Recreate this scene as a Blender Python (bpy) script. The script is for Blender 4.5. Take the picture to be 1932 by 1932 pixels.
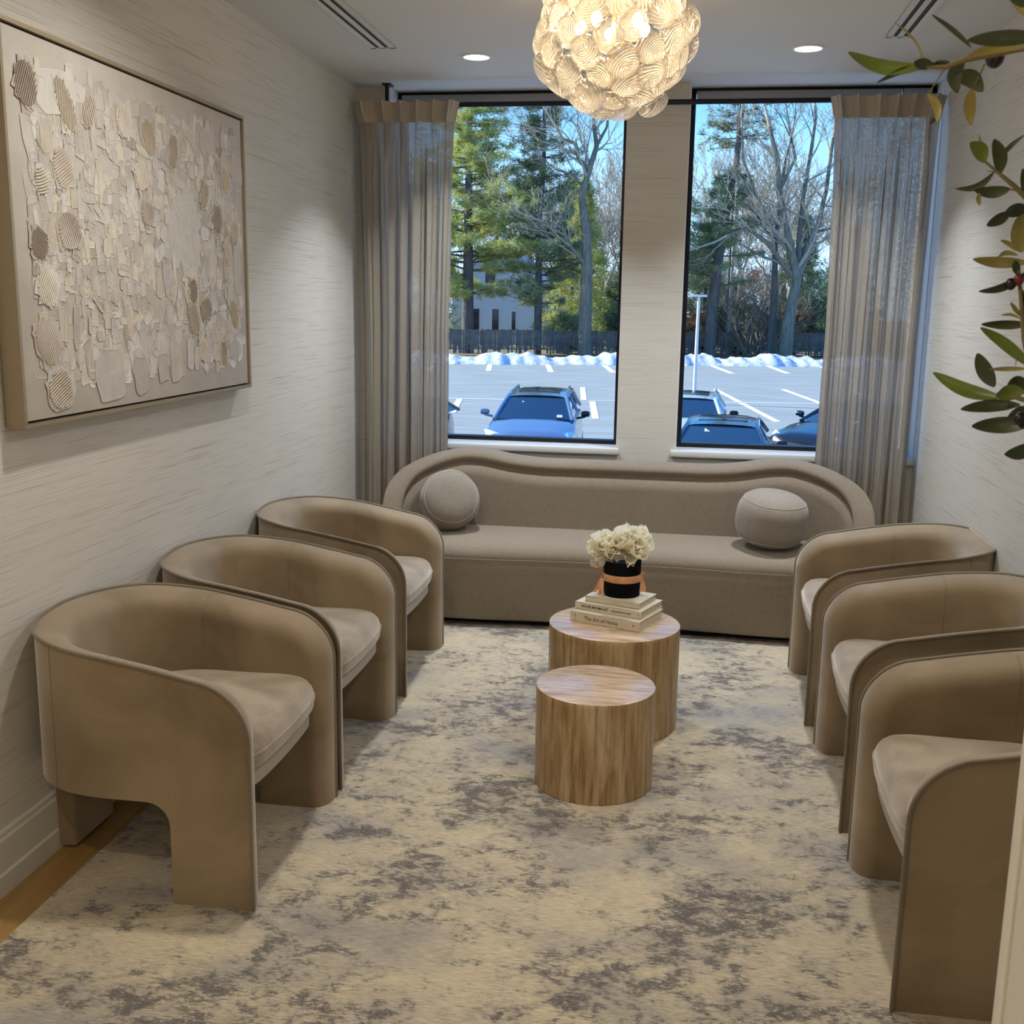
import bpy, bmesh, math, random
import numpy as np
from mathutils import Vector, Matrix

for o in list(bpy.data.objects):
    bpy.data.objects.remove(o)
S = bpy.context.scene
COL = S.collection

# ------------------------------------------------------------------ camera
F_PX, YAW, PITCH, ROLL = 2049.1, 0.154606, 0.1906496, 0.0154512
CAM = np.array([0.0, 0.0, 1.6])
cy_, sy_ = math.cos(YAW), math.sin(YAW)
_f = np.array([-sy_, cy_, 0.0]); _r = np.array([cy_, sy_, 0.0]); _u = np.array([0, 0, 1.0])
cp_, sp_ = math.cos(PITCH), math.sin(PITCH)
FW = _f * cp_ - _u * sp_; _u2 = _u * cp_ + _f * sp_
cr_, sr_ = math.cos(ROLL), math.sin(ROLL)
RT = _r * cr_ + _u2 * sr_; UP = _u2 * cr_ - _r * sr_
cam_d = bpy.data.cameras.new('camera'); cam = bpy.data.objects.new('camera', cam_d); COL.objects.link(cam)
mw = Matrix.Identity(4)
for i in range(3):
    mw[i][0] = RT[i]; mw[i][1] = UP[i]; mw[i][2] = -FW[i]; mw[i][3] = CAM[i]
cam.matrix_world = mw
cam_d.sensor_width = 36.0; cam_d.sensor_fit = 'HORIZONTAL'; cam_d.lens = F_PX / 1932 * 36.0
cam_d.clip_start = 0.05; cam_d.clip_end = 600
cam_d.dof.use_dof = True; cam_d.dof.focus_distance = 5.5; cam_d.dof.aperture_fstop = 26.0
S.camera = cam

def at(px, py, Y):
    """point on the plane y = Y seen at a pixel of the 1932 px photograph"""
    d = RT * (px - 966) / F_PX - UP * (py - 966) / F_PX + FW
    return CAM + d * (Y / d[1])

# ------------------------------------------------------------------ sky, sun, exposure
def new_nodes(nt):
    nt.nodes.clear(); return nt.nodes, nt.links
W = bpy.data.worlds.new('sky'); S.world = W; W.use_nodes = True
n, l = new_nodes(W.node_tree)
out = n.new('ShaderNodeOutputWorld'); bg = n.new('ShaderNodeBackground')
tc = n.new('ShaderNodeTexCoord'); sx = n.new('ShaderNodeSeparateXYZ'); rp = n.new('ShaderNodeValToRGB')
l.new(tc.outputs['Generated'], sx.inputs[0]); l.new(sx.outputs['Z'], rp.inputs[0]); l.new(rp.outputs[0], bg.inputs[0]); l.new(bg.outputs[0], out.inputs[0])
cr = rp.color_ramp
cr.elements[0].position = 0.0; cr.elements[0].color = (0.48, 0.64, 0.84, 1)
cr.elements[1].position = 0.75; cr.elements[1].color = (0.05, 0.20, 0.62, 1)
e = cr.elements.new(0.07); e.color = (0.40, 0.64, 0.90, 1)
e = cr.elements.new(0.20); e.color = (0.085, 0.33, 0.72, 1)
bg.inputs[1].default_value = SKY_STRENGTH = 1.95

sun_d = bpy.data.lights.new('sun', 'SUN'); sun = bpy.data.objects.new('sun', sun_d); COL.objects.link(sun)
sun_d.energy = 8.5; sun_d.color = (1.0, 0.93, 0.80); sun_d.angle = math.radians(0.5)
# low winter sun from the left, almost parallel to the facade (stays inside the window reveals)
sun.rotation_euler = Vector((-0.86, 0.09, 0.50)).to_track_quat('Z', 'Y').to_euler()

S.view_settings.view_transform = 'Standard'; S.view_settings.look = 'None'
S.view_settings.gamma = 1.0; S.view_settings.use_curve_mapping = False
S.view_settings.exposure = 0.10
S.cycles.max_bounces = 10; S.cycles.transparent_max_bounces = 24; S.cycles.transmission_bounces = 8
S.cycles.sample_clamp_indirect = 6.0; S.cycles.caustics_reflective = False; S.cycles.caustics_refractive = False
WARM = (1.0, 0.88, 0.71); NEUT = (0.88, 0.94, 1.0)
LIGHTS = []
def area_lamp(name, loc, r, watts, color, parent=None, spread=130):
    d = bpy.data.lights.new(name, 'AREA'); d.shape = 'DISK'; d.size = r * 2; d.energy = watts; d.color = color
    d.spread = math.radians(spread)
    o = bpy.data.objects.new(name, d); COL.objects.link(o); o.location = loc
    if parent: o.parent = parent
    return o

# ------------------------------------------------------------------ helpers
rnd = random.Random(7)
RNG = np.random.default_rng(11)

def tag(o, label=None, cat=None, group=None, kind=None):
    if label: o['label'] = label
    if cat: o['category'] = cat
    if group: o['group'] = group
    if kind: o['kind'] = kind
    return o

def empty(name, loc=(0, 0, 0), rz=0.0):
    o = bpy.data.objects.new(name, None); COL.objects.link(o)
    o.location = loc; o.rotation_euler = (0, 0, rz); o.empty_display_size = 0.1
    return o

def link(name, me, parent=None):
    o = bpy.data.objects.new(name, me); COL.objects.link(o)
    if parent is not None: o.parent = parent
    return o

class MB:
    def __init__(s): s.v = []; s.f = []; s.mi = []
    def add(s, vs, fs, mi=0):
        b = len(s.v); s.v.extend([tuple(map(float, p)) for p in vs]); s.f.extend([tuple(b + i for i in f) for f in fs]); s.mi.extend([mi] * len(fs)); return s
    def box(s, x0, x1, y0, y1, z0, z1, mi=0, M=None):
        vs = [(x, y, z) for z in (z0, z1) for y in (y0, y1) for x in (x0, x1)]
        if M is not None: vs = [M @ Vector(p) for p in vs]
        return s.add(vs, [(0, 2, 3, 1), (4, 5, 7, 6), (0, 1, 5, 4), (2, 6, 7, 3), (0, 4, 6, 2), (1, 3, 7, 5)], mi)
    def tube(s, pts, r, k=8, mi=0, closed=False, caps=True):
        pts = [Vector(p) for p in pts]; n_ = len(pts)
        rs = r if hasattr(r, '__len__') else [r] * n_
        vs = []; ref = Vector((0, 0, 1))
        for i in range(n_):
            a = pts[(i - 1) % n_] if (closed or i > 0) else pts[i]; b = pts[(i + 1) % n_] if (closed or i < n_ - 1) else pts[i]
            t = (b - a)
            if t.length < 1e-9: t = Vector((0, 0, 1))
            t.normalize()
            u = ref - t * ref.dot(t)
            if u.length < 1e-3: u = Vector((1, 0, 0)) - t * t.x
            if u.length < 1e-3: u = Vector((0, 1, 0)) - t * t.y
            u.normalize(); w = t.cross(u); ref = u
            for j in range(k):
                a_ = 2 * math.pi * j / k; vs.append(pts[i] + (u * math.cos(a_) + w * math.sin(a_)) * rs[i])
        fs = []
        for i in range(n_ if closed else n_ - 1):
            for j in range(k):
                a = i * k + j; b = i * k + (j + 1) % k; c = ((i + 1) % n_) * k + (j + 1) % k; d = ((i + 1) % n_) * k + j
                fs.append((a, b, c, d))
        if not closed and caps:
            fs.append(tuple(range(k))[::-1]); fs.append(tuple((n_ - 1) * k + j for j in range(k)))
        return s.add(vs, fs, mi)
    def lathe(s, prof, c=(0, 0, 0), k=48, mi=0, M=None):
        vs = []; fs = []
        for (r, z) in prof:
            for j in range(k):
                a = 2 * math.pi * j / k; vs.append((c[0] + r * math.cos(a), c[1] + r * math.sin(a), c[2] + z))
        for i in range(len(prof) - 1):
            for j in range(k):
                a = i * k + j; b = i * k + (j + 1) % k; fs.append((a, b, b + k, a + k))
        if prof[0][0] > 1e-6: fs.append(tuple(range(k))[::-1])
        if prof[-1][0] > 1e-6: fs.append(tuple((len(prof) - 1) * k + j for j in range(k)))
        if M is not None: vs = [M @ Vector(p) for p in vs]
        return s.add(vs, fs, mi)
    def build(s, name, mats, parent=None, smooth=None, bevel=0, seg=2):
        return mesh_obj(name, s.v, s.f, mats, parent, smooth, bevel, seg, s.mi)

def make_mesh(name, v, f, mats, smooth=None, bevel=0, seg=2, mi=None):
    me = bpy.data.meshes.new(name); me.from_pydata([tuple(p) for p in v], [], f)
    if not isinstance(mats, (list, tuple)): mats = [mats]
    for m in mats: me.materials.append(m)
    if mi and len(mats) > 1: me.polygons.foreach_set('material_index', mi)
    if bevel or smooth is not None:
        bm = bmesh.new(); bm.from_mesh(me)
        bmesh.ops.remove_doubles(bm, verts=bm.verts, dist=1e-6)
        bmesh.ops.recalc_face_normals(bm, faces=bm.faces)
        if bevel:
            es = [e_ for e_ in bm.edges if len(e_.link_faces) == 2 and e_.calc_face_angle(0) > 0.5]
            bmesh.ops.bevel(bm, geom=es, offset=bevel, segments=seg, profile=0.5, affect='EDGES', clamp_overlap=True)
        ang = math.radians(smooth if smooth is not None else 40)
        for fc in bm.faces: fc.smooth = True
        for e_ in bm.edges:
            e_.smooth = not (len(e_.link_faces) != 2 or e_.calc_face_angle(0) > ang)
        bm.to_mesh(me); bm.free()
    me.update(); return me

def mesh_obj(name, v, f, mats, parent=None, smooth=None, bevel=0, seg=2, mi=None):
    return link(name, make_mesh(name, v, f, mats, smooth, bevel, seg, mi), parent)

def raw_mesh(name, V, Fc, mat, parent=None, kind=None, smooth=False):
    """fast numpy mesh: V (n,3), Fc (m,k)"""
    me = bpy.data.meshes.new(name); V = np.asarray(V, np.float32); Fc = np.asarray(Fc, np.int32)
    me.vertices.add(len(V)); me.vertices.foreach_set('co', V.ravel())
    k = Fc.shape[1]; me.loops.add(Fc.size); me.loops.foreach_set('vertex_index', Fc.ravel())
    me.polygons.add(len(Fc)); me.polygons.foreach_set('loop_start', np.arange(0, Fc.size, k, dtype=np.int32))
    me.polygons.foreach_set('loop_total', np.full(len(Fc), k, np.int32))
    if smooth: me.polygons.foreach_set('use_smooth', np.ones(len(Fc), bool))
    me.update(calc_edges=True); me.materials.append(mat)
    o = link(name, me, parent)
    if kind: o['kind'] = kind
    return o

def copy_tree(o, parent=None):
    c = o.copy(); COL.objects.link(c)
    if parent is not None: c.parent = parent
    for ch in KIDS.get(o.name, []): copy_tree(ch, c)
    return c
KIDS = {}
def index_kids():
    KIDS.clear()
    for o in bpy.data.objects:
        if o.parent: KIDS.setdefault(o.parent.name, []).append(o)

# ------------------------------------------------------------------ materials
class NT:
    def __init__(s, name):
        s.m = bpy.data.materials.new(name); s.m.use_nodes = True; s.n, s.l = new_nodes(s.m.node_tree)
        s.out = s.n.new('ShaderNodeOutputMaterial')
    def node(s, t, **kw):
        nd = s.n.new('ShaderNode' + t)
        for k, v in kw.items():
            if hasattr(nd, k): setattr(nd, k, v)
        return nd
    def set(s, nd, **kw):
        for k, v in kw.items():
            nd.inputs[k.replace('_', ' ')].default_value = v
        return nd
    def coord(s, kind='Object', scale=(1, 1, 1), rot=(0, 0, 0)):
        t = s.node('TexCoord'); mp = s.node('Mapping'); mp.inputs['Scale'].default_value = scale; mp.inputs['Rotation'].default_value = rot
        s.l.new(t.outputs[kind], mp.inputs['Vector']); return mp.outputs[0]
    def noise(s, vec, scale=5, detail=3, rough=0.5, dist=0.0, out='Fac'):
        nd = s.node('TexNoise'); nd.inputs['Scale'].default_value = scale; nd.inputs['Detail'].default_value = detail
        nd.inputs['Roughness'].default_value = rough; nd.inputs['Distortion'].default_value = dist
        if vec is not None: s.l.new(vec, nd.inputs['Vector'])
        return nd.outputs[out]
    def ramp(s, fac, stops, interp='LINEAR'):
        nd = s.node('ValToRGB'); c = nd.color_ramp; c.interpolation = interp
        while len(c.elements) > 1: c.elements.remove(c.elements[-1])
        c.elements[0].position = stops[0][0]; c.elements[0].color = (*stops[0][1], 1)
        for p, col in stops[1:]:
            e_ = c.elements.new(p); e_.color = (*col, 1)
        s.l.new(fac, nd.inputs[0]); return nd.outputs[0]
    def mix(s, fac, a, b, mode='MIX'):
        nd = s.node('MixRGB', blend_type=mode)
        for i, x in enumerate((fac, a, b)):
            if isinstance(x, (int, float)): nd.inputs[i].default_value = x
            elif isinstance(x, tuple): nd.inputs[i].default_value = (*x, 1) if len(x) == 3 else x
            else: s.l.new(x, nd.inputs[i])
        return nd.outputs[0]
    def math(s, op, a, b=None, c=None):
        nd = s.node('Math', operation=op)
        for i, x in enumerate((a, b, c)):
            if x is None: continue
            if isinstance(x, (int, float)): nd.inputs[i].default_value = x
            else: s.l.new(x, nd.inputs[i])
        return nd.outputs[0]
    def bump(s, h, strength=0.3, dist=0.01, normal=None):
        nd = s.node('Bump'); nd.inputs['Strength'].default_value = strength; nd.inputs['Distance'].default_value = dist
        s.l.new(h, nd.inputs['Height'])
        if normal is not None: s.l.new(normal, nd.inputs['Normal'])
        return nd.outputs[0]
    def pbr(s, color, rough=0.5, metal=0.0, normal=None, **kw):
        b = s.node('BsdfPrincipled')
        for k, x in (('Base Color', color), ('Roughness', rough), ('Metallic', metal)):
            if isinstance(x, tuple): b.inputs[k].default_value = (*x, 1)
            elif isinstance(x, (int, float)): b.inputs[k].default_value = x
            else: s.l.new(x, b.inputs[k])
        if normal is not None: s.l.new(normal, b.inputs['Normal'])
        for k, v in kw.items(): b.inputs[k.replace('_', ' ')].default_value = v
        s.l.new(b.outputs[0], s.out.inputs[0]); return b
    def surf(s, sh): s.l.new(sh, s.out.inputs[0])
    def mixsh(s, fac, a, b):
        nd = s.node('MixShader')
        if isinstance(fac, (int, float)): nd.inputs[0].default_value = fac
        else: s.l.new(fac, nd.inputs[0])
        s.l.new(a, nd.inputs[1]); s.l.new(b, nd.inputs[2]); return nd.outputs[0]

def plain(name, col, rough=0.5, metal=0.0, bump=0.0, bscale=200, var=0.0, vscale=6, **kw):
    t = NT(name); v = t.coord(); c = col; nrm = None
    if var:
        f = t.noise(v, vscale, 4)
        c = t.ramp(f, [(0.25, tuple(x * (1 - var) for x in col)), (0.75, tuple(min(1, x * (1 + var)) for x in col))])
    if bump: nrm = t.bump(t.noise(v, bscale, 3), bump, 0.003)
    t.pbr(c, rough, metal, nrm, **kw); return t.m

def wallpaper(name, horiz):
    """cream grasscloth: fine horizontal thread dashes"""
    t = NT(name)
    sc = (1.9, 1.9, 300)
    v = t.coord('Object', sc); v2 = t.coord('Object', (9, 9, 600)); v3 = t.coord('Object', (3.6, 3.6, 420))
    a = t.noise(v, 1.0, 2, 0.55); b = t.noise(v2, 1.0, 2, 0.6); c = t.noise(v3, 1.0, 1, 0.5)
    base = t.ramp(b, [(0.2, (0.64, 0.615, 0.56)), (0.8, (0.72, 0.70, 0.65))])
    dash = t.ramp(a, [(0.60, (1, 1, 1)), (0.70, (0.74, 0.70, 0.63))])
    dash2 = t.ramp(c, [(0.64, (1, 1, 1)), (0.73, (0.78, 0.74, 0.68))])
    col = t.mix(1.0, base, dash, 'MULTIPLY'); col = t.mix(1.0, col, dash2, 'MULTIPLY')
    t.pbr(col, 0.75, 0, t.bump(a, 0.12, 0.004), Specular_IOR_Level=0.3)
    return t.m

def velvet(name, dark, light, sheen=0.5, patch=3.2):
    t = NT(name); v = t.coord()
    big = t.noise(v, patch, 3, 0.55, 0.6); small = t.noise(v, 260, 2)
    c = t.ramp(big, [(0.36, dark), (0.62, light)])
    c = t.mix(0.25, c, t.ramp(small, [(0.3, (0.35, 0.35, 0.35)), (0.7, (0.65, 0.65, 0.65))]), 'OVERLAY')
    b = t.pbr(c, 0.62, 0, t.bump(small, 0.12, 0.002), Specular_IOR_Level=0.35)
    b.inputs['Sheen Weight'].default_value = sheen; b.inputs['Sheen Roughness'].default_value = 0.45
    b.inputs['Sheen Tint'].default_value = (1.0, 0.96, 0.90, 1)
    return t.m

MAT = {}
MAT['wall'] = wallpaper('grasscloth_wallpaper', True)
MAT['ceiling'] = plain('ceiling_paint', (0.66, 0.655, 0.63), 0.85, bump=0.05, bscale=400)
MAT['trim'] = plain('white_trim_paint', (0.70, 0.68, 0.62), 0.45, bump=0.03)
MAT['reveal'] = plain('white_reveal_paint', (0.72, 0.72, 0.70), 0.5)
MAT['black'] = plain('black_metal', (0.012, 0.012, 0.016), 0.38, 0.4)
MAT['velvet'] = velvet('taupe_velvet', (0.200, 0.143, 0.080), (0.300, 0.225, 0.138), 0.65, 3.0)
MAT['velvet_seat_lit'] = velvet('taupe_velvet_seat_lit', (0.235, 0.182, 0.118), (0.39, 0.32, 0.235), 0.8, 5.5)  # same velvet as the shell, paler: light on the seats put into colour
MAT['piping'] = velvet('piping_velvet', (0.16, 0.125, 0.085), (0.21, 0.168, 0.118), 0.4)
MAT['rail'] = plain('rail_fabric_lit', (0.42, 0.38, 0.33), 0.7, bump=0.1)  # paler than the shell: window light on the rail put into its colour
MAT['hatbox'] = plain('black_hatbox', (0.004, 0.004, 0.006), 0.8, Specular_IOR_Level=0.1)
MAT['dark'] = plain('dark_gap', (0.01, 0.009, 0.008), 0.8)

def chenille(name, c0, c1):
    t = NT(name); v = t.coord('Object', (1, 1, 1)); a = t.noise(v, 420, 2, 0.6); b = t.noise(v, 60, 3, 0.6); g = t.noise(v, 2.0, 2)
    c = t.ramp(a, [(0.25, c0), (0.75, c1)]); c = t.mix(0.3, c, t.ramp(b, [(0.3, (0.38,) * 3), (0.7, (0.62,) * 3)]), 'OVERLAY')
    c = t.mix(0.25, c, t.ramp(g, [(0.3, (0.42,) * 3), (0.7, (0.58,) * 3)]), 'OVERLAY')
    bb = t.pbr(c, 0.85, 0, t.bump(a, 0.5, 0.003), Specular_IOR_Level=0.2)
    bb.inputs['Sheen Weight'].default_value = 0.35; bb.inputs['Sheen Roughness'].default_value = 0.5
    return t.m
MAT['chenille'] = chenille('greige_chenille', (0.175, 0.138, 0.098), (0.31, 0.255, 0.195))
MAT['pillow'] = chenille('round_pillow_chenille', (0.20, 0.17, 0.135), (0.35, 0.305, 0.255))
MAT['chrome'] = plain('chrome', (0.7, 0.7, 0.72), 0.15, 1.0)
MAT['brass'] = plain('brushed_brass', (0.70, 0.47, 0.17), 0.25, 1.0)

def travertine(name, side):
    t = NT(name)
    sc = (9, 9, 1.7) if side else (3.0, 13, 13)
    v = t.coord('Object', sc); a = t.noise(v, 1.6, 7, 0.68, 0.7); v2 = t.coord('Object', (60, 60, 5) if side else (10, 90, 90)); b = t.noise(v2, 1.0, 4, 0.65)
    if side:
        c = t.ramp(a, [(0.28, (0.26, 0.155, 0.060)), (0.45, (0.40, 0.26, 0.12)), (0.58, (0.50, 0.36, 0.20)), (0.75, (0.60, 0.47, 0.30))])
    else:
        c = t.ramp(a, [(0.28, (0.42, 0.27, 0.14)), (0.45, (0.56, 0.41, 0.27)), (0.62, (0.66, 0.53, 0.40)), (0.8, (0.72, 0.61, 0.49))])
    p = t.ramp(b, [(0.30, (0.55, 0.45, 0.35)), (0.40, (1, 1, 1))]); c = t.mix(0.9, c, p, 'MULTIPLY'); ln = t.noise(t.coord('Object', (80, 80, 4) if side else (4, 80, 80)), 1.0, 3, 0.6); c = t.mix(0.75, c, t.ramp(ln, [(0.36, (0.62, 0.54, 0.45)), (0.50, (1, 1, 1))]), 'MULTIPLY')
    c = t.mix(0.35, c, t.ramp(b, [(0.4, (0.4,) * 3), (0.75, (0.72,) * 3)]), 'OVERLAY')
    t.pbr(c, 0.24 if not side else 0.40, 0, t.bump(b, 0.08, 0.002), Specular_IOR_Level=0.5); return t.m
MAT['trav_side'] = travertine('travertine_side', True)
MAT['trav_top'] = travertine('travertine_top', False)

def rug_mat():
    t = NT('distressed_rug')
    big = t.noise(t.coord('Object', (1.1, 1.3, 1)), 2.3, 3, 0.6, 0.6); med = t.noise(t.coord('Object', (13, 18, 1)), 1.0, 4, 0.72, 0.3)
    fine = t.noise(t.coord('Object', (45, 110, 1)), 1.0, 3, 0.70); wv = t.noise(t.coord('Object', (28, 330, 1)), 1.0, 2, 0.6)
    tone = t.noise(t.coord('Object', (0.7, 1.1, 1)), 1.7, 3)
    base = t.ramp(tone, [(0.34, (0.36, 0.325, 0.285)), (0.47, (0.58, 0.495, 0.345)), (0.58, (0.50, 0.43, 0.325)), (0.68, (0.35, 0.33, 0.305))])
    def wsum(a, b, c): return t.math('ADD', t.math('MULTIPLY', big, a), t.math('ADD', t.math('MULTIPLY', med, b), t.math('MULTIPLY', fine, c)))
    mid = wsum(0.38, 0.34, 0.28)          # mean 0.5
    c = t.mix(t.ramp(mid, [(0.458, (0, 0, 0)), (0.58, (0.76,) * 3)]), base, (0.205, 0.192, 0.183))
    d = wsum(0.32, 0.40, 0.28)
    c = t.mix(t.ramp(d, [(0.522, (0, 0, 0)), (0.558, (0.85,) * 3)]), c, (0.105, 0.096, 0.095))
    c = t.mix(t.ramp(fine, [(0.52, (0, 0, 0)), (0.72, (0.50,) * 3)]), c, (0.50, 0.45, 0.37))
    c = t.mix(0.8, c, t.ramp(wv, [(0.3, (0.32,) * 3), (0.7, (0.68,) * 3)]), 'OVERLAY')
    bb = t.pbr(c, 0.95, 0, t.bump(wv, 0.35, 0.004), Specular_IOR_Level=0.1)
    bb.inputs['Sheen Weight'].default_value = 0.2
    return t.m
MAT['rug'] = rug_mat()

def wood_mat():
    t = NT('honey_oak'); v = t.coord('Object', (14, 1.2, 14)); a = t.noise(v, 1.5, 5, 0.6, 0.4)
    inf = t.node('ObjectInfo'); c = t.ramp(a, [(0.3, (0.33, 0.19, 0.06)), (0.7, (0.47, 0.30, 0.115))])
    c = t.mix(0.5, c, t.ramp(inf.outputs['Random'], [(0, (0.42,) * 3), (1, (0.60,) * 3)]), 'OVERLAY')
    t.pbr(c, 0.38, 0, t.bump(a, 0.05, 0.002)); return t.m
MAT['oak'] = wood_mat()

def curtain_mat():
    t = NT('linen_curtain'); v = t.coord('Object', (500, 500, 60)); v2 = t.coord('Object', (60, 60, 420))
    a = t.noise(v, 1, 2); b = t.noise(v2, 1, 2); w = t.math('MULTIPLY', t.math('ADD', a, b), 0.5)
    c = t.ramp(w, [(0.35, (0.40, 0.34, 0.265)), (0.65, (0.58, 0.51, 0.42))])
    d = t.node('BsdfDiffuse'); t.l.new(c, d.inputs[0]); tr = t.node('BsdfTranslucent'); t.l.new(c, tr.inputs[0]); tp = t.node('BsdfTransparent')
    s1 = t.mixsh(0.42, d.outputs[0], tr.outputs[0])
    hole = t.ramp(w, [(0.50, (0.03,) * 3), (0.64, (0.22,) * 3)])
    s2 = t.mixsh(hole, s1, tp.outputs[0]); t.surf(s2); return t.m
MAT['curtain'] = curtain_mat()
def header_mat():
    t = NT('linen_header'); v = t.coord('Object', (300, 300, 300)); a = t.noise(v, 1, 2)
    t.pbr(t.ramp(a, [(0.3, (0.47, 0.41, 0.33)), (0.7, (0.58, 0.515, 0.425))]), 0.9, 0, t.bump(a, 0.3, 0.002)); return t.m
MAT['header'] = header_mat()

def pane_mat():
    t = NT('window_glass'); g = t.node('BsdfGlossy'); g.inputs['Roughness'].default_value = 0.02
    tp = t.node('BsdfTransparent'); tp.inputs[0].default_value = (0.96, 0.985, 1.0, 1)
    lw = t.node('LayerWeight'); lw.inputs[0].default_value = 0.12
    f = t.math('MULTIPLY', lw.outputs['Fresnel'], 0.55)
    t.surf(t.mixsh(f, tp.outputs[0], g.outputs[0])); return t.m
MAT['pane'] = pane_mat()
def emit(name, col, st):
    t = NT(name); e_ = t.node('Emission'); e_.inputs[0].default_value = (*col, 1); e_.inputs[1].default_value = st; t.surf(e_.outputs[0]); return t.m
MAT['lens'] = emit('downlight_lens', (1, 0.97, 0.9), 6.0)
MAT['bulb'] = emit('warm_bulb', (1, 0.80, 0.52), 9.0)
def swirl_mat():
    t = NT('ribbed_glass'); tp = t.node('BsdfTransparent'); tp.inputs[0].default_value = (0.97, 0.97, 0.96, 1)
    g = t.node('BsdfGlossy'); g.inputs['Roughness'].default_value = 0.12; g.inputs[0].default_value = (1, 0.98, 0.95, 1)
    tl = t.node('BsdfTranslucent'); tl.inputs[0].default_value = (0.92, 0.90, 0.86, 1)
    v = t.coord('Object'); v.node.inputs['Location'].default_value = (0.45, 0.1, 0); wv = t.node('TexWave', wave_type='RINGS', rings_direction='Z'); wv.inputs['Scale'].default_value = 2.3; wv.inputs['Distortion'].default_value = 0.6; wv.inputs['Detail'].default_value = 0
    t.l.new(v, wv.inputs['Vector'])
    rib = wv.outputs['Fac']; b = t.bump(rib, 1.0, 0.02)
    for nd in (g, tl): t.l.new(b, nd.inputs['Normal'])
    lw = t.node('LayerWeight'); lw.inputs[0].default_value = 0.35; t.l.new(b, lw.inputs['Normal'])
    f1 = t.math('MINIMUM', t.math('ADD', t.math('ADD', 0.26, t.math('MULTIPLY', t.math('POWER', lw.outputs['Facing'], 2.5), 0.75)), t.math('MULTIPLY', t.math('POWER', rib, 2.0), 0.50)), 0.9)
    s1 = t.mixsh(0.42, g.outputs[0], tl.outputs[0]); t.surf(t.mixsh(f1, tp.outputs[0], s1)); return t.m
MAT['swirl'] = swirl_mat()
def rim_mat():
    t = NT('glass_rim'); tp = t.node('BsdfTransparent'); g = t.node('BsdfGlossy'); g.inputs['Roughness'].default_value = 0.1
    tl = t.node('BsdfTranslucent'); tl.inputs[0].default_value = (0.95, 0.93, 0.9, 1)
    t.surf(t.mixsh(0.55, tp.outputs[0], t.mixsh(0.6, g.outputs[0], tl.outputs[0]))); return t.m
MAT['rim'] = rim_mat()
MAT['leaf_d'] = plain('olive_leaf_dark', (0.045, 0.062, 0.022), 0.4, var=0.35, vscale=30)
MAT['leaf_g'] = plain('olive_leaf_green', (0.13, 0.19, 0.022), 0.4, var=0.3, vscale=25)
MAT['leaf_y'] = plain('olive_leaf_underside', (0.30, 0.27, 0.075), 0.5, var=0.25, vscale=30)
MAT['twig'] = plain('olive_twig', (0.20, 0.17, 0.08), 0.6, var=0.3)
MAT['olive'] = plain('olive_fruit_black', (0.012, 0.006, 0.016), 0.18)
MAT['olive_r'] = plain('olive_fruit_red', (0.16, 0.02, 0.015), 0.2)
# ================================================================== ROOM SHELL
XL, XR, YW, YG, ZC = -1.775, 1.19, 5.84, 6.02, 2.70
YB = -2.4
def struct(name, mb, mat, parent=None, bevel=0, smooth=None):
    o = mb.build(name, mat, parent, smooth, bevel)
    if parent is None: o['kind'] = 'structure'
    return o
struct('wall_left', MB().box(XL - 0.15, XL, YB, YG + 0.25, -0.02, ZC + 0.02), MAT['wall'])
struct('wall_right', MB().box(XR, XR + 0.15, YB, YG + 0.25, -0.02, ZC + 0.02), MAT['wall'])
struct('wall_rear', MB().box(XL, XR, YB - 0.15, YB, -0.02, ZC + 0.02), MAT['wall'])
struct('ceiling', MB().box(XL - 0.15, XR + 0.15, YB - 0.15, YG + 0.25, ZC, ZC + 0.2), MAT['ceiling'])
# far wall: left return, pillar, wall under the sills
SZ = 0.835
wb = MB(); wb.box(XL, -1.60, YW, YG + 0.25, 0, ZC); wb.box(-0.345, -0.035, YW, YG + 0.25, 0, ZC)
wb.box(-1.60, -0.345, YW, YG + 0.25, 0, SZ - 0.03); wb.box(-0.035, XR, YW, YG + 0.25, 0, SZ - 0.03)
struct('wall_back', wb, MAT['wall'])
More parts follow.
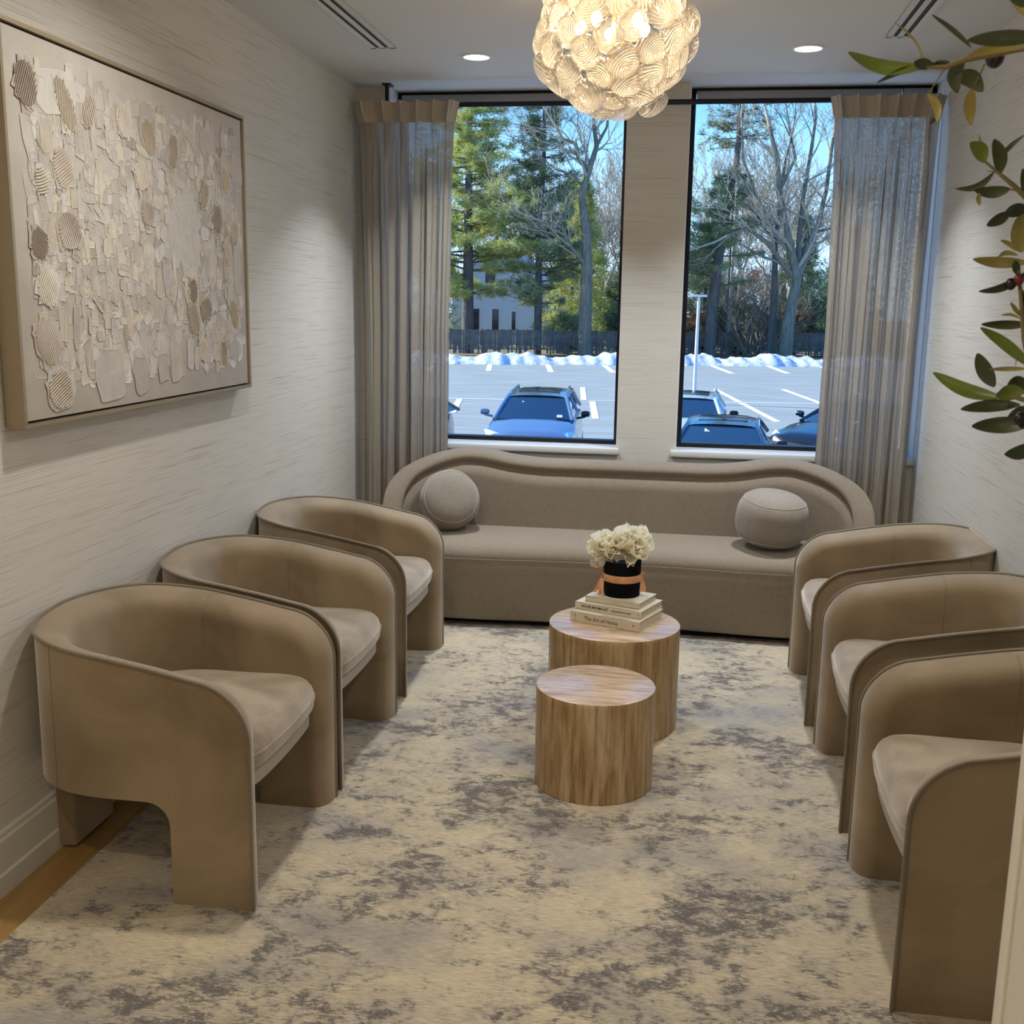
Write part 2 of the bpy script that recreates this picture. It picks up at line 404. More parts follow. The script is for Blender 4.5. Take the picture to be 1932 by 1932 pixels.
# window reveals (white liners) as trim
for i, (a, b) in enumerate(((-1.60, -0.345), (-0.035, XR)), 1):
    w = empty('window_%d' % i, ((a + b) / 2, YG, SZ)); w['kind'] = 'structure'
    ox, oy, oz = (a + b) / 2, YG, SZ
    def lb(x0, x1, y0, y1, z0, z1): return MB().box(x0 - ox, x1 - ox, y0 - oy, y1 - oy, z0 - oz, z1 - oz)
    p = lb(a, a + 0.008, YW - 0.001, YG, SZ, ZC - 0.002)
    p.box(b - 0.003 - ox, b - ox, YW + 0.001 - oy, 0, 0, ZC - 0.002 - oz)
    p.build('reveal', MAT['reveal'], w)
    e0, e1 = (a - 0.0, b + 0.012) if i == 1 else (a - 0.02, b)
    lb(e0, e1, YW - 0.028, YG + 0.02, SZ - 0.032, SZ).build('sill', MAT['reveal'], w, None, 0.003)
    t = 0.024
    gx0, gx1, gz0, gz1 = a + 0.008, b - 0.003, SZ, ZC - 0.002
    f = lb(gx0, gx0 + t, YG - 0.02, YG + 0.05, gz0, gz1)
    for bx in ((gx1 - t, gx1, gz0, gz1), (gx0 + t, gx1 - t, gz0, gz0 + 0.022), (gx0 + t, gx1 - t, gz1 - 0.014, gz1)):
        f.box(bx[0] - ox, bx[1] - ox, -0.02, 0.05, bx[2] - oz, bx[3] - oz)
    f.build('frame', MAT['black'], w, None, 0.002)
    lb(gx0 + t, gx1 - t, YG + 0.012, YG + 0.02, gz0 + 0.022, gz1 - 0.014).build('pane', MAT['pane'], w)
    # roller shade cassette under the head
    cas = MAT.setdefault('cassette', plain('grey_shade_cassette', (0.30, 0.31, 0.33), 0.5))
    q = lb(gx0 + t + 0.004, gx1 - t - (0.004 if i == 1 else 0.15), YG - 0.05, YG - 0.006, gz1 - 0.058, gz1 - 0.017)
    if i == 2: q.box(gx1 - t - 0.142 - ox, gx1 - t - 0.004 - ox, -0.05, -0.006, gz1 - 0.058 - oz, gz1 - 0.017 - oz)
    q.build('shade_cassette', cas, w, None, 0.003)
# doorway stub beside the camera with its casing
struct('wall_right_stub', MB().box(0.315, XR, 0.72, 0.875, 0, ZC), MAT['wall'])
for k_, bx_ in enumerate(((0.289, 0.314, 0.7205, 0.8745), (0.287, 0.385, 0.876, 0.897), (0.291, 0.385, 0.70, 0.719)), 1):
    struct('trim_%d' % k_, MB().box(*bx_, 0.0, ZC - 0.001), MAT['trim'], None, 0.003)

def baseboard(name, x, sgn, y0, y1):
    mb = MB(); pr = [(0, 0), (0.020, 0), (0.020, 0.058), (0.014, 0.064), (0.014, 0.150), (0.009, 0.158), (0.009, 0.168), (0.003, 0.174), (0, 0.174)]
    vs = [(x + sgn * a, y, z) for y in (y0, y1) for a, z in pr]; k = len(pr)
    fs = [(i, (i + 1) % k, k + (i + 1) % k, k + i) for i in range(k)] + [tuple(range(k)), tuple(range(k, 2 * k))[::-1]]
    mb.add(vs, fs); struct(name, mb, MAT['trim'], smooth=20)
baseboard('baseboard_left', XL, 1, YB, YW)
baseboard('baseboard_right', XR, -1, 0.9, YW)

# floor of honey oak planks
fl = MB().box(XL - 0.1, XR + 0.1, YB - 0.1, YG + 0.2, -0.08, -0.010).build('floor', plain('subfloor', (0.10, 0.06, 0.03), 0.8)); fl['kind'] = 'structure'
pw = 0.127; nx = int((XR - XL) / pw) + 1
pm = {}
for i in range(nx):
    x0 = XL + i * pw; x1 = min(x0 + pw, XR); y = YB - rnd.random() * 1.2
    while y < YW:
        L = 1.25; y1 = min(y + L, YW); ya = max(y, YB)
        if y1 > ya + 0.02:
            key = (round(x1 - x0, 3), round(y1 - ya, 3))
            if key not in pm:
                w_, L_ = key
                pm[key] = make_mesh('plank', *(lambda m: (m.v, m.f))(MB().box(0.0004, w_ - 0.0004, 0.0004, L_ - 0.0004, -0.010, 0.0)), MAT['oak'], None, 0.0008, 1)
            o = link('plank', pm[key], fl); o.location = (x0, ya, 0)
        y += L
# rug
rg = MB().box(-1.625, 1.04, 0.35, 5.32, 0.0, 0.009)
rug = rg.build('area_rug', MAT['rug'], None, None, 0.002)
tag(rug, 'large distressed cream and grey rug covering the oak floor', 'rug')
# ------------------------------------------------------------------ ceiling fixtures
def vent(x0, x1, y0, y1, label):
    w = x1 - x0; r = empty('ceiling_vent', ((x0 + x1) / 2, (y0 + y1) / 2, ZC)); L = (y1 - y0) / 2; h = w / 2
    tag(r, label, 'air vent', 'linear slot vents in the ceiling')
    f = MB(); xs = [-h, -h * 0.56, -h * 0.24, h * 0.16, h * 0.50, h]
    for i in (0, 2, 4): f.box(xs[i], xs[i + 1], -L, L, -0.006, 0)
    f.box(-h, h, -L, -L + 0.015, -0.006, 0); f.box(-h, h, L - 0.015, L, -0.006, 0)
    f.build('frame', MAT['ceiling'], r, None, 0.001)
    for i in (1, 3):
        MB().box(xs[i], xs[i + 1], -L + 0.015, L - 0.015, -0.0025, -0.0005).build('slot', MAT['dark'], r)
        MB().box((xs[i] + xs[i + 1]) / 2 - 0.001, (xs[i] + xs[i + 1]) / 2 + 0.001, -L + 0.015, L - 0.015, -0.004, -0.002).build('vane', plain('vane_grey', (0.15, 0.16, 0.18), 0.5), r)
vent(-1.437, -1.322, 3.4, 4.957, 'white slot vent in the ceiling above the large painting')
vent(0.757, 0.872, 3.4, 4.95, 'white slot vent in the ceiling above the right hand row of armchairs')
def downlight(x, y, watts, col, label, spread=150):
    r = empty('recessed_light', (x, y, ZC)); tag(r, label, 'ceiling light', 'recessed ceiling lights')
    m = MB(); m.lathe([(0.056, -0.001), (0.060, -0.006), (0.074, -0.005), (0.077, 0.0)], k=40); m.build('trim_ring', MAT['trim'], r, 40)
    m = MB(); m.lathe([(0.0001, -0.0045), (0.057, -0.0035)], k=32); m.build('lens', MAT['lens'], r, 40)
    area_lamp('lamp', (0, 0, -0.012), 0.055, watts, col, r, spread)
# ================================================================== UPHOLSTERED SHELLS
def plan_path(F, hw, xs, a, ns=12, nc=60):
    """outer plan outline from (F,-hw) back along -x, round the rear, to (F,hw) ; returns polyline"""
    P = [(F + (xs - F) * i / ns, -hw) for i in range(ns)]
    for j in range(nc + 1):
        th = -math.pi / 2 - math.pi * j / nc
        c, s = math.cos(th), math.sin(th); e_ = 2 / 2.6
        P.append((xs + a * math.copysign(abs(c) ** e_, c), hw * math.copysign(abs(s) ** e_, s)))
    P += [(xs + (F - xs) * i / ns, hw) for i in range(1, ns + 1)]
    return np.array(P)

def resample(P, svals):
    d = np.r_[0, np.cumsum(np.hypot(*np.diff(P, axis=0).T))]
    x = np.interp(svals, d, P[:, 0]); y = np.interp(svals, d, P[:, 1])
    h = 0.02; xa = np.interp(np.clip(svals - h, 0, d[-1]), d, P[:, 0]); xb = np.interp(np.clip(svals + h, 0, d[-1]), d, P[:, 0])
    ya = np.interp(np.clip(svals - h, 0, d[-1]), d, P[:, 1]); yb = np.interp(np.clip(svals + h, 0, d[-1]), d, P[:, 1])
    t = np.c_[xb - xa, yb - ya]; t /= np.linalg.norm(t, axis=1)[:, None]
    return np.c_[x, y], t, d[-1]

def smooth_interp(d, xs_, ys_):
    # monotone cosine-ish smoothing by dense interpolation + moving average
    xs_ = np.array(xs_); ys_ = np.array(ys_); g = np.linspace(xs_[0], xs_[-1], 400); v = np.interp(g, xs_, ys_)
    k = 31; pad = np.r_[2 * v[0] - v[k:0:-1], v, 2 * v[-1] - v[-2:-k - 2:-1]]; v = np.convolve(pad, np.ones(k) / k, 'same')[k:-k]
    return np.interp(d, g, v)

def shell(P, inward, zt_f, zb_f, thick_f, extra_s=(), rows=26, ns=110, zl=0.0):
    """returns verts, faces and outline samples. thickness grows from the top/front outline inward."""
    L = np.hypot(*np.diff(P, axis=0).T).sum()
    half = L / 2
    u = np.linspace(0, 1, ns // 2 + 1); sh = half * (u ** 1.35)
    sh = np.unique(np.r_[sh, 0.135 * (1 - np.cos(np.linspace(0, math.pi / 2, 26))), [x for x in extra_s]])
    s = np.unique(np.r_[sh, L - sh]); d = np.minimum(s, L - s)
    # keep the double stations
    pts, tan, _ = resample(P, s)
    nor = inward * np.c_[-tan[:, 1], tan[:, 0]]
    zt = zt_f(d); zb = zb_f(d)
    dd = np.unique(np.r_[np.linspace(0, half, 700), 0.14 * (1 - np.cos(np.linspace(0, math.pi / 2, 400)))]); od = dd; oz = zt_f(dd); zt0 = oz[0]
    v_ = np.linspace(0, 1, rows) ; g = 1 - (1 - v_) ** 1.9
    N = len(s); O = np.zeros((N, rows, 3)); I = np.zeros((N, rows, 3))
    for i in range(N):
        z = zb[i] + (zt[i] - zb[i]) * g
        D = np.sqrt(((d[i] - od[None, :]) ** 2 + (z[:, None] - oz[None, :]) ** 2)).min(1)
        D = np.where(z <= zt0, np.minimum(D, d[i]), D)
        if d[i] < 1e-6: D[:] = 0
        D[-1] = 0
        t = thick_f(D, zt[i] - z, d[i])
        O[i, :, 0] = pts[i, 0]; O[i, :, 1] = pts[i, 1]; O[i, :, 2] = z
        I[i, :, 0] = pts[i, 0] + nor[i, 0] * t; I[i, :, 1] = pts[i, 1] + nor[i, 1] * t; I[i, :, 2] = z
    V = np.r_[O.reshape(-1, 3), I.reshape(-1, 3)]; K = N * rows; Fc = []
    ix = lambda i, j: i * rows + j
    for i in range(N - 1):
        for j in range(rows - 1):
            a, b, c, e_ = ix(i, j), ix(i + 1, j), ix(i + 1, j + 1), ix(i, j + 1)
            Fc.append((a, b, c, e_)); Fc.append((K + e_, K + c, K + b, K + a))
        Fc.append((ix(i, 0), K + ix(i, 0), K + ix(i + 1, 0), ix(i + 1, 0)))
        Fc.append((ix(i, rows - 1), ix(i + 1, rows - 1), K + ix(i + 1, rows - 1), K + ix(i, rows - 1)))
    for j in range(rows - 1):
        Fc.append((ix(0, j), ix(0, j + 1), K + ix(0, j + 1), K + ix(0, j)))
        Fc.append((ix(N - 1, j), K + ix(N - 1, j), K + ix(N - 1, j + 1), ix(N - 1, j + 1)))
    out_line = [(pts[0][0], pts[0][1], z, nor[0]) for z in np.linspace(zb[0] + 0.003, zt[0], 14)[:-1]]
    out_line += [(pts[i][0], pts[i][1], zt[i], nor[i]) for i in range(N)]
    out_line += [(pts[-1][0], pts[-1][1], z, nor[-1]) for z in np.linspace(zt[-1], zb[-1] + 0.003, 14)[1:]]
    info = dict(s=s, d=d, pts=pts, nor=nor, zt=zt, zb=zb, O=O, I=I, L=L)
    return V, Fc, out_line, info

def cushion(outline, z0, z1, r, crown, name, mat, parent, belly=0.006, steps=6, fall=0.0):
    """soft solid over a plan outline (list of xy), rounded edges radius r, crowned top"""
    P = np.array(outline); c = P.mean(0); n_ = len(P); rings = []
    rad = np.linalg.norm(P - c, axis=1)
    def ring(inset, z): 
        k = (rad - inset) / rad; return [(c[0] + (p[0] - c[0]) * q, c[1] + (p[1] - c[1]) * q, z) for p, q in zip(P, k)]
    rb = min(r, (z1 - z0) / 2) * 0.5
    for i in range(steps + 1):
        a = math.pi / 2 * i / steps; rings.append(ring(rb * (1 - math.sin(a)), z0 + rb * (1 - math.cos(a))))
    rings.append(ring(-belly, (z0 + z1) / 2))
    for i in range(steps + 1):
        a = math.pi / 2 * i / steps; rings.append(ring(r * (1 - math.cos(a)), z1 - r + r * math.sin(a)))
    mean = rad.mean()
    for k in (0.78, 0.55, 0.32, 0.12):
        f = (mean - r) / mean
        q = k * f; z = z1 + crown * (1 - (k) ** 2)
        rings.append([(c[0] + (p[0] - c[0]) * q, c[1] + (p[1] - c[1]) * q, z) for p in P])
    V = [p for rg_ in rings for p in rg_]; Fc = []
    for i in range(len(rings) - 1):
        for j in range(n_):
            a = i * n_ + j; b = i * n_ + (j + 1) % n_; Fc.append((a, b, b + n_, a + n_))
    Fc.append(tuple(range(n_))[::-1]); Fc.append(tuple((len(rings) - 1) * n_ + j for j in range(n_)))
    return mesh_obj(name, V, Fc, mat, parent, 60)

# ------------------------------------------------------------------ ARMCHAIR (front = +x, origin at base centre)
def make_chair():
    root = empty('barrel_armchair')
    HX, HW = 0.352, 0.345
    P = plan_path(HX, HW, -0.02, 0.332)
    rc = 0.13
    def zt(d):
        d = np.asarray(d, float); base = smooth_interp(d, [0, 0.13, 0.25, 0.40, 0.60, 0.92], [0.602, 0.622, 0.646, 0.672, 0.694, 0.708])
        q = np.clip(d, 0, rc); return base - rc + np.sqrt(np.maximum(rc * rc - (rc - q) ** 2, 0))
    LG, rr, BZ = 0.225, 0.065, 0.285
    def zb(d):
        d = np.asarray(d, float); q = np.clip(d - LG, 0, rr)
        up = BZ - rr + np.sqrt(np.maximum(rr * rr - (rr - q) ** 2, 0))
        return np.where(d <= LG, 0.0, up)
    T0, R = 0.088, 0.068
    def th(D, drop, d):
        q = np.clip(D / R, 0, 1); return 0.006 + (T0 - 0.006) * np.sqrt(np.maximum(1 - (1 - q) ** 2.8, 0))
    ex = [LG, LG + 1e-4] + [LG + rr * (1 - math.cos(a)) for a in np.linspace(0.15, math.pi / 2, 8)]
    V, Fc, line, info = shell(P, -1, zt, zb, th, ex)
    # round the lower rear edge under
    V = np.array(V)
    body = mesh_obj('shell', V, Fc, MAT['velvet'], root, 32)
    pp = MB()
    base_line = [Vector((x - n_[0] * 0.002, y - n_[1] * 0.002, z + 0.002)) for x, y, z, n_ in line]
    pp.tube(base_line, 0.0055, 8)
    inner = [Vector((x + n_[0] * 0.012, y + n_[1] * 0.012, z - 0.006)) for x, y, z, n_ in line]
    pp.build('piping', MAT['piping'], root, 60)
    # vertical stitched seams inside and outside
    for key, lst, off in (('I', (0.40,), 1), ('O', (0.56,), -1)):
        for dv in lst:
            for side in (0, 1):
                sv = dv if side == 0 else info['L'] - dv
                i = int(np.argmin(abs(info['s'] - sv))); A = info[key][i]; nn = info['nor'][i]
                pts = [Vector((p[0] + nn[0] * off * 0.0005, p[1] + nn[1] * off * 0.0005, p[2])) for p in A[(8 if key == 'I' else 0):-1]]
                MB().tube(pts, 0.0009, 5).build('seam', MAT['piping'], root, 60)
    # seat cushion
    def seat_outline(front, side, rear, xs, bulge, n1=14):
        out_ = []
        for i in range(n1): 
            y = -side + 0.03 + (2 * side - 0.06) * i / (n1 - 1); out_.append((front + bulge * (1 - (y / side) ** 2), y))
        out_.append((front - 0.03, side - 0.006))
        for i in range(6): out_.append((front - 0.06 - (front - 0.06 - xs) * i / 6, side))
        for j in range(29):
            a = math.pi / 2 + math.pi * j / 28; out_.append((xs + (xs - rear) * math.cos(a), side * math.sin(a)))
        for i in range(6): out_.append((xs + (front - 0.06 - xs) * (i + 1) / 6, -side))
        out_.append((front - 0.03, -side + 0.006))
        A_ = np.array(out_); A_ = np.r_[A_, A_[:1]]; d_ = np.r_[0, np.cumsum(np.hypot(*np.diff(A_, axis=0).T))]; g_ = np.linspace(0, d_[-1], 97)[:-1]
        A_ = np.c_[np.interp(g_, d_, A_[:, 0]), np.interp(g_, d_, A_[:, 1])]
        for _ in range(5): A_ = (np.roll(A_, 1, 0) + A_ * 2 + np.roll(A_, -1, 0)) / 4
        return [tuple(p) for p in A_]
    cushion(seat_outline(0.326, 0.276, -0.27, 0.0, 0.016), 0.340, 0.450, 0.056, 0.026, 'seat_cushion', MAT['velvet_seat_lit'], root, 0.006)
    m = MB(); ol = seat_outline(0.312, 0.272, -0.27, 0.0, 0.012); k = len(ol)
    m.add([(x, y, z) for z in (0.298, 0.345) for x, y in ol], [(i, (i + 1) % k, k + (i + 1) % k, k + i) for i in range(k)] + [tuple(range(k))[::-1], tuple(range(k, 2 * k))])
    m.build('seat_rail', MAT['rail'], root, 40)
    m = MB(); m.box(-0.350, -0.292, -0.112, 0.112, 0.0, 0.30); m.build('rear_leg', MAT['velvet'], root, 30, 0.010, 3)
    return root

FLZ = 0.009
proto = make_chair()
index_kids()
CH = [(-1.412, 2.826, 0, 'taupe velvet barrel armchair nearest the camera in the left row, under the painting'),
      (-1.412, 3.572, 0, 'taupe velvet barrel armchair in the middle of the left row against the wall'),
      (-1.420, 4.448, 0, 'taupe velvet barrel armchair at the far end of the left row, beside the sofa'),
      (0.888, 2.700, math.pi, 'taupe velvet barrel armchair nearest the camera on the right, partly out of frame'),
      (0.888, 3.572, math.pi, 'taupe velvet barrel armchair in the middle of the right row'),
      (0.872, 4.445, math.pi, 'taupe velvet barrel armchair at the far end of the right row, beside the sofa')]
for i, (x, y, rz, lab) in enumerate(CH):
    o = proto if i == 0 else copy_tree(proto)
    o.location = (x, y, FLZ); o.rotation_euler = (0, 0, rz)
    tag(o, lab, 'armchair', 'barrel armchairs in two facing rows')

# ------------------------------------------------------------------ SOFA
def make_sofa():
    SX, SY = -0.285, 5.45
    root = empty('curved_sofa', (SX, SY, 0))
    tag(root, 'long greige kidney shaped sofa with wavy rolled back under the windows', 'sofa')
    hw = 1.225; yf, yb = -0.13, 0.205
    # outer path: front of right arm -> back -> left arm (local), inward normal toward centre
    P = []
    cx, a, b = hw - 0.50, 0.50, 0.30
    P += [(-hw, yf + (yb - b - yf) * i / 4) for i in range(4)]
    for j in range(31):
        th = math.pi + -math.pi / 2 * j / 30; c, s = math.cos(th), math.sin(th); e_ = 2 / 2.3
        P.append((-cx + a * math.copysign(abs(c) ** e_, c), yb - b + b * abs(s) ** e_))
    P += [(-cx + 2 * cx * i / 30, yb) for i in range(1, 30)]
    for j in range(31):
        th = math.pi / 2 - math.pi / 2 * j / 30; c, s = math.cos(th), math.sin(th); e_ = 2 / 2.3
        P.append((cx + a * abs(c) ** e_, yb - b + b * abs(s) ** e_))
    P += [(hw, yb - b + (yf - (yb - b)) * i / 4) for i in range(1, 5)]
    P = np.array(P); rc = 0.11
    def zt(d):
        d = np.asarray(d, float); base = smooth_interp(d, [0, 0.10, 0.20, 0.32, 0.42, 0.56, 0.68, 0.84, 0.98, 1.50], [0.580, 0.650, 0.725, 0.778, 0.812, 0.842, 0.838, 0.808, 0.797, 0.797])
        q = np.clip(d, 0, rc); return base - rc + np.sqrt(np.maximum(rc * rc - (rc - q) ** 2, 0))
    def zb(d): return np.full_like(np.asarray(d, float), 0.045)
    def th(D, drop, d):
        rim = 0.074
        q = np.clip(D / rim, 0, 1)
        r_ = 0.004 + 0.088 * np.sqrt(np.maximum(1 - (1 - np.clip(D / 0.04, 0, 1)) ** 2, 0)) - 0.032 * np.clip((D - 0.045) / (rim - 0.045), 0, 1) ** 1.5
        p_ = 0.060 + 0.045 * np.sqrt(np.clip((D - rim) / 0.05, 0, 1)) + 0.04 * np.clip(drop - rim, 0, 0.34) * min(1, d / 0.5)
        return np.where(D < rim, r_, p_)
    V, Fc, line, info = shell(P, -1, zt, zb, th, (), 44, 190)
    mesh_obj('backrest', V, Fc, MAT['chenille'], root, 50)
    pts = [(-1.10, -0.06), (-1.10, -0.13), (-1.075, -0.20), (-1.03, -0.265), (-0.96, -0.31), (-0.88, -0.332), (-0.75, -0.334), (-0.6, -0.325), (-0.45, -0.31), (-0.3, -0.298), (-0.15, -0.290), (0, -0.288)]
    right = [(-x, y) for x, y in pts[::-1][1:]]
    front = pts + right
    rear = [(1.13, -0.03), (1.11, 0.02), (1.04, 0.07), (0.9, 0.11), (0.7, 0.125), (0.4, 0.13), (0.1, 0.13), (-0.1, 0.13), (-0.4, 0.13), (-0.7, 0.125), (-0.9, 0.11), (-1.04, 0.07), (-1.11, 0.02), (-1.13, -0.03)]
    ol = np.array(front + rear); 
    # densify
    Pc = np.r_[ol, ol[:1]]; d = np.r_[0, np.cumsum(np.hypot(*np.diff(Pc, axis=0).T))]; g = np.linspace(0, d[-1], 161)[:-1]
    ol = np.c_[np.interp(g, d, Pc[:, 0]), np.interp(g, d, Pc[:, 1])]
    for _ in range(3): ol = (np.roll(ol, 1, 0) + ol * 2 + np.roll(ol, -1, 0)) / 4
    rings = []
    prof = [(0.012, 0.045), (0.0, 0.06), (0.0, 0.20), (-0.004, 0.30), (-0.002, 0.353), (0.001, 0.3565), (0.000, 0.360), (0.006, 0.382), (0.018, 0.400), (0.040, 0.415), (0.075, 0.426), (0.13, 0.434), (0.20, 0.439), (0.28, 0.441)]
    # inset along the front only in y
    k = len(ol); V = []
    for inset, z in prof:
        for x, y in ol:
            w = max(0.0, min(1.0, (0.16 - y) / 0.3)); V.append((x * (1 - inset * 0.35), y + inset * w, z))
    Fc = []
    for i in range(len(prof) - 1):
        for j in range(k):
            a_ = i * k + j; b_ = i * k + (j + 1) % k; Fc.append((a_, b_, b_ + k, a_ + k))
    Fc.append(tuple(range(k))[::-1]); Fc.append(tuple((len(prof) - 1) * k + j for j in range(k)))
    mesh_obj('seat', V, Fc, MAT['chenille'], root, 60)
    m = MB(); fr = [Vector((x, y - 0.0035, 0.3565)) for x, y in ol if y < -0.1]
    fr.sort(key=lambda p: p.x); m.tube(fr, 0.0014, 5); m.build('seam', MAT['pillow'], root, 60)
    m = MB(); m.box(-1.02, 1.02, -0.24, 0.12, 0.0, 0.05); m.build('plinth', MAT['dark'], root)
    return root
make_sofa()

# round pillows
def make_pillow():
    root = None
    V = []; Fc = []; K = 48; prof = []
    R, H = 0.172, 0.135
    n_ = 36
    for i in range(n_ + 1):
        a = -math.pi / 2 + math.pi * i / n_; e_ = 2 / 2.9
        prof.append((max(1e-5, R * abs(math.cos(a)) ** e_), H * math.copysign(abs(math.sin(a)) ** e_, a)))
    for r, z in prof:
        for j in range(K):
            a = 2 * math.pi * j / K; wob = 1 + 0.012 * math.sin(3 * a + z * 20) + 0.008 * math.sin(7 * a)
            V.append((r * math.cos(a) * wob, r * math.sin(a) * wob, z))
    for i in range(n_):
        for j in range(K):
            a = i * K + j; b = i * K + (j + 1) % K; Fc.append((a, b, b + K, a + K))
    return V, Fc
V, Fc = make_pillow()
pil_me = make_mesh('round_pillow', V, Fc, MAT['pillow'], 60)
seam_mes = []; pale_seam = plain('pale_seam', (0.46, 0.40, 0.33), 0.8)
for zz in (-0.094, 0.094):
    e_ = 2 / 2.9; t_ = math.asin(min(1, (abs(zz) / 0.135) ** (1 / e_))); rr = 0.172 * math.cos(t_) ** e_ + 0.001
    sm = MB(); sm.tube([(rr * math.cos(a) * (1 + 0.012 * math.sin(3 * a + zz * 20) + 0.008 * math.sin(7 * a)), rr * math.sin(a) * (1 + 0.012 * math.sin(3 * a + zz * 20) + 0.008 * math.sin(7 * a)), zz) for a in np.linspace(0, 2 * math.pi, 49)[:-1]], 0.0016, 5, closed=True); seam_mes.append(make_mesh('seam', sm.v, sm.f, pale_seam, 60))
for loc, rot, sc, lab in (((-1.170, 5.40, 0.592), (math.radians(62), math.radians(38), 0), 0.90, 'round greige pillow tipped on its side at the left end of the sofa'),
                      ((0.452, 5.34, 0.583), (math.radians(8), math.radians(2), 0.4), 1.0, 'drum shaped greige pillow lying flat at the right end of the sofa')):
    r = empty('round_pillow', loc); r.rotation_euler = rot; r.scale = (sc,) * 3
    tag(r, lab, 'pillow', 'round pillows on the sofa')
    link('cover', pil_me, r); [link('seam', q, r) for q in seam_mes]

# ------------------------------------------------------------------ TRAVERTINE TABLES
def drum(x, y, r, h, label):
    m = MB(); bv = 0.003
    root = empty('drum_table', (x, y, FLZ)); tag(root, label, 'table', 'travertine drum tables')
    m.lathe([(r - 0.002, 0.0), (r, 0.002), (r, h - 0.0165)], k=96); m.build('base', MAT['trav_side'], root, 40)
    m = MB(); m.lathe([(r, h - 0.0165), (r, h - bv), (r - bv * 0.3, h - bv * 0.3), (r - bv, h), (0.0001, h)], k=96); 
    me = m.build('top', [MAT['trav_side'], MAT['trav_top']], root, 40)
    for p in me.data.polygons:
        if abs(p.normal.z) > 0.7: p.material_index = 1
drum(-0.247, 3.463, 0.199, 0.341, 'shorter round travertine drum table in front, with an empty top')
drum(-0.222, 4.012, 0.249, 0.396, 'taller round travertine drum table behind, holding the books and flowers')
# ================================================================== BOOKS, BOX OF PEONIES
TZ = FLZ + 0.396
paper = plain('book_paper', (0.66, 0.60, 0.47), 0.8, bump=0.3, bscale=500)
cover = plain('cream_book_cloth', (0.60, 0.53, 0.40), 0.7, bump=0.1, bscale=600)
cover2 = plain('pale_book_cloth', (0.63, 0.56, 0.43), 0.7)
ink = plain('book_ink', (0.055, 0.035, 0.02), 0.6)
ink2 = plain('book_ink_grey', (0.20, 0.16, 0.10), 0.6)
def text(body, size, loc, parent, mat, name='lettering', align='CENTER', sx=1.0):
    cu = bpy.data.curves.new(name, 'FONT'); cu.body = body; cu.size = size; cu.align_x = align; cu.align_y = 'CENTER'; cu.extrude = 0.0002
    cu.offset = size * 0.012
    tmp = bpy.data.objects.new(name, cu); COL.objects.link(tmp)
    dg = bpy.context.evaluated_depsgraph_get(); me = bpy.data.meshes.new_from_object(tmp.evaluated_get(dg)); me.name = name
    bpy.data.objects.remove(tmp)
    me.materials.clear(); me.materials.append(mat)
    o = link(name, me, parent); o.location = loc; o.rotation_euler = (math.pi / 2, 0, 0); o.scale = (sx, 1, 1); return o
def book(bl, ang, w, dp, z, h, mat, label, brd=0.0028, over=0.004):
    """spine faces -y in local space; origin at the front left bottom corner"""
    r = empty('hardcover_book', (bl[0], bl[1], z), ang); tag(r, label, 'book', 'hardcover books stacked on the taller table')
    m = MB(); m.box(0, w, 0.0, dp, 0, brd); m.box(0, w, 0, dp, h - brd, h); m.box(0, w, 0, brd, 0, h); m.build('cover', mat, r, None, 0.0008, 1)
    MB().box(over, w - over, brd, dp - over, brd, h - brd).build('pages', paper, r)
    return r
an = math.radians(-21.5)
b1 = book((-0.390, 4.000), an, 0.287, 0.225, TZ, 0.039, cover, 'thick cream hardcover at the bottom of the stack, serif title on its spine')
text('The Art of Home', 0.0215, (0.128, -0.0006, 0.0195), b1, ink2, sx=0.92)
text('P', 0.012, (0.262, -0.0006, 0.02), b1, ink); text('Z', 0.012, (0.018, -0.0006, 0.025), b1, ink2); text('s', 0.010, (0.020, -0.0006, 0.013), b1, ink2)
b2 = book((-0.378, 4.040), an, 0.278, 0.205, TZ + 0.039, 0.028, cover2, 'middle cream hardcover of the stack with bold dark capitals on its spine')
text('HOUSE MINIMALIST', 0.0150, (0.085, -0.0006, 0.014), b2, ink, sx=0.86)
text('MYTHOLOGY OF TASTE', 0.0085, (0.196, -0.0006, 0.013), b2, ink, sx=0.86); text('O', 0.008, (0.266, -0.0006, 0.014), b2, ink2)
b3 = book((-0.340, 4.052), an + 0.02, 0.226, 0.172, TZ + 0.067, 0.022, cover, 'smallest cream hardcover on top of the stack, under the flower box')
text('I I I I I I', 0.012, (0.125, -0.0006, 0.011), b3, plain('blind_stamp', (0.48, 0.41, 0.30), 0.6)); text('.', 0.014, (0.212, -0.0006, 0.012), b3, ink2)
VZ = TZ + 0.089
VX, VY = -0.200, 4.104
box_m = MAT['hatbox']
silk = plain('copper_ribbon', (0.62, 0.30, 0.13), 0.38, var=0.15, vscale=40, Sheen_Weight=0.5)
vb = empty('flower_box', (VX - 0.004, VY, VZ)); vb.scale = (1.10, 1.10, 1.0); tag(vb, 'round black flower box tied with a copper ribbon on top of the books', 'vase')
m = MB(); m.lathe([(0.0001, 0), (0.062, 0), (0.064, 0.003), (0.066, 0.137), (0.063, 0.137), (0.061, 0.12), (0.0001, 0.12)], k=56); m.build('body', box_m, vb, 40)
m = MB(); m.lathe([(0.0665, 0.058), (0.0672, 0.060), (0.0678, 0.083), (0.0665, 0.086)], k=56); m.build('ribbon', silk, vb, 50)
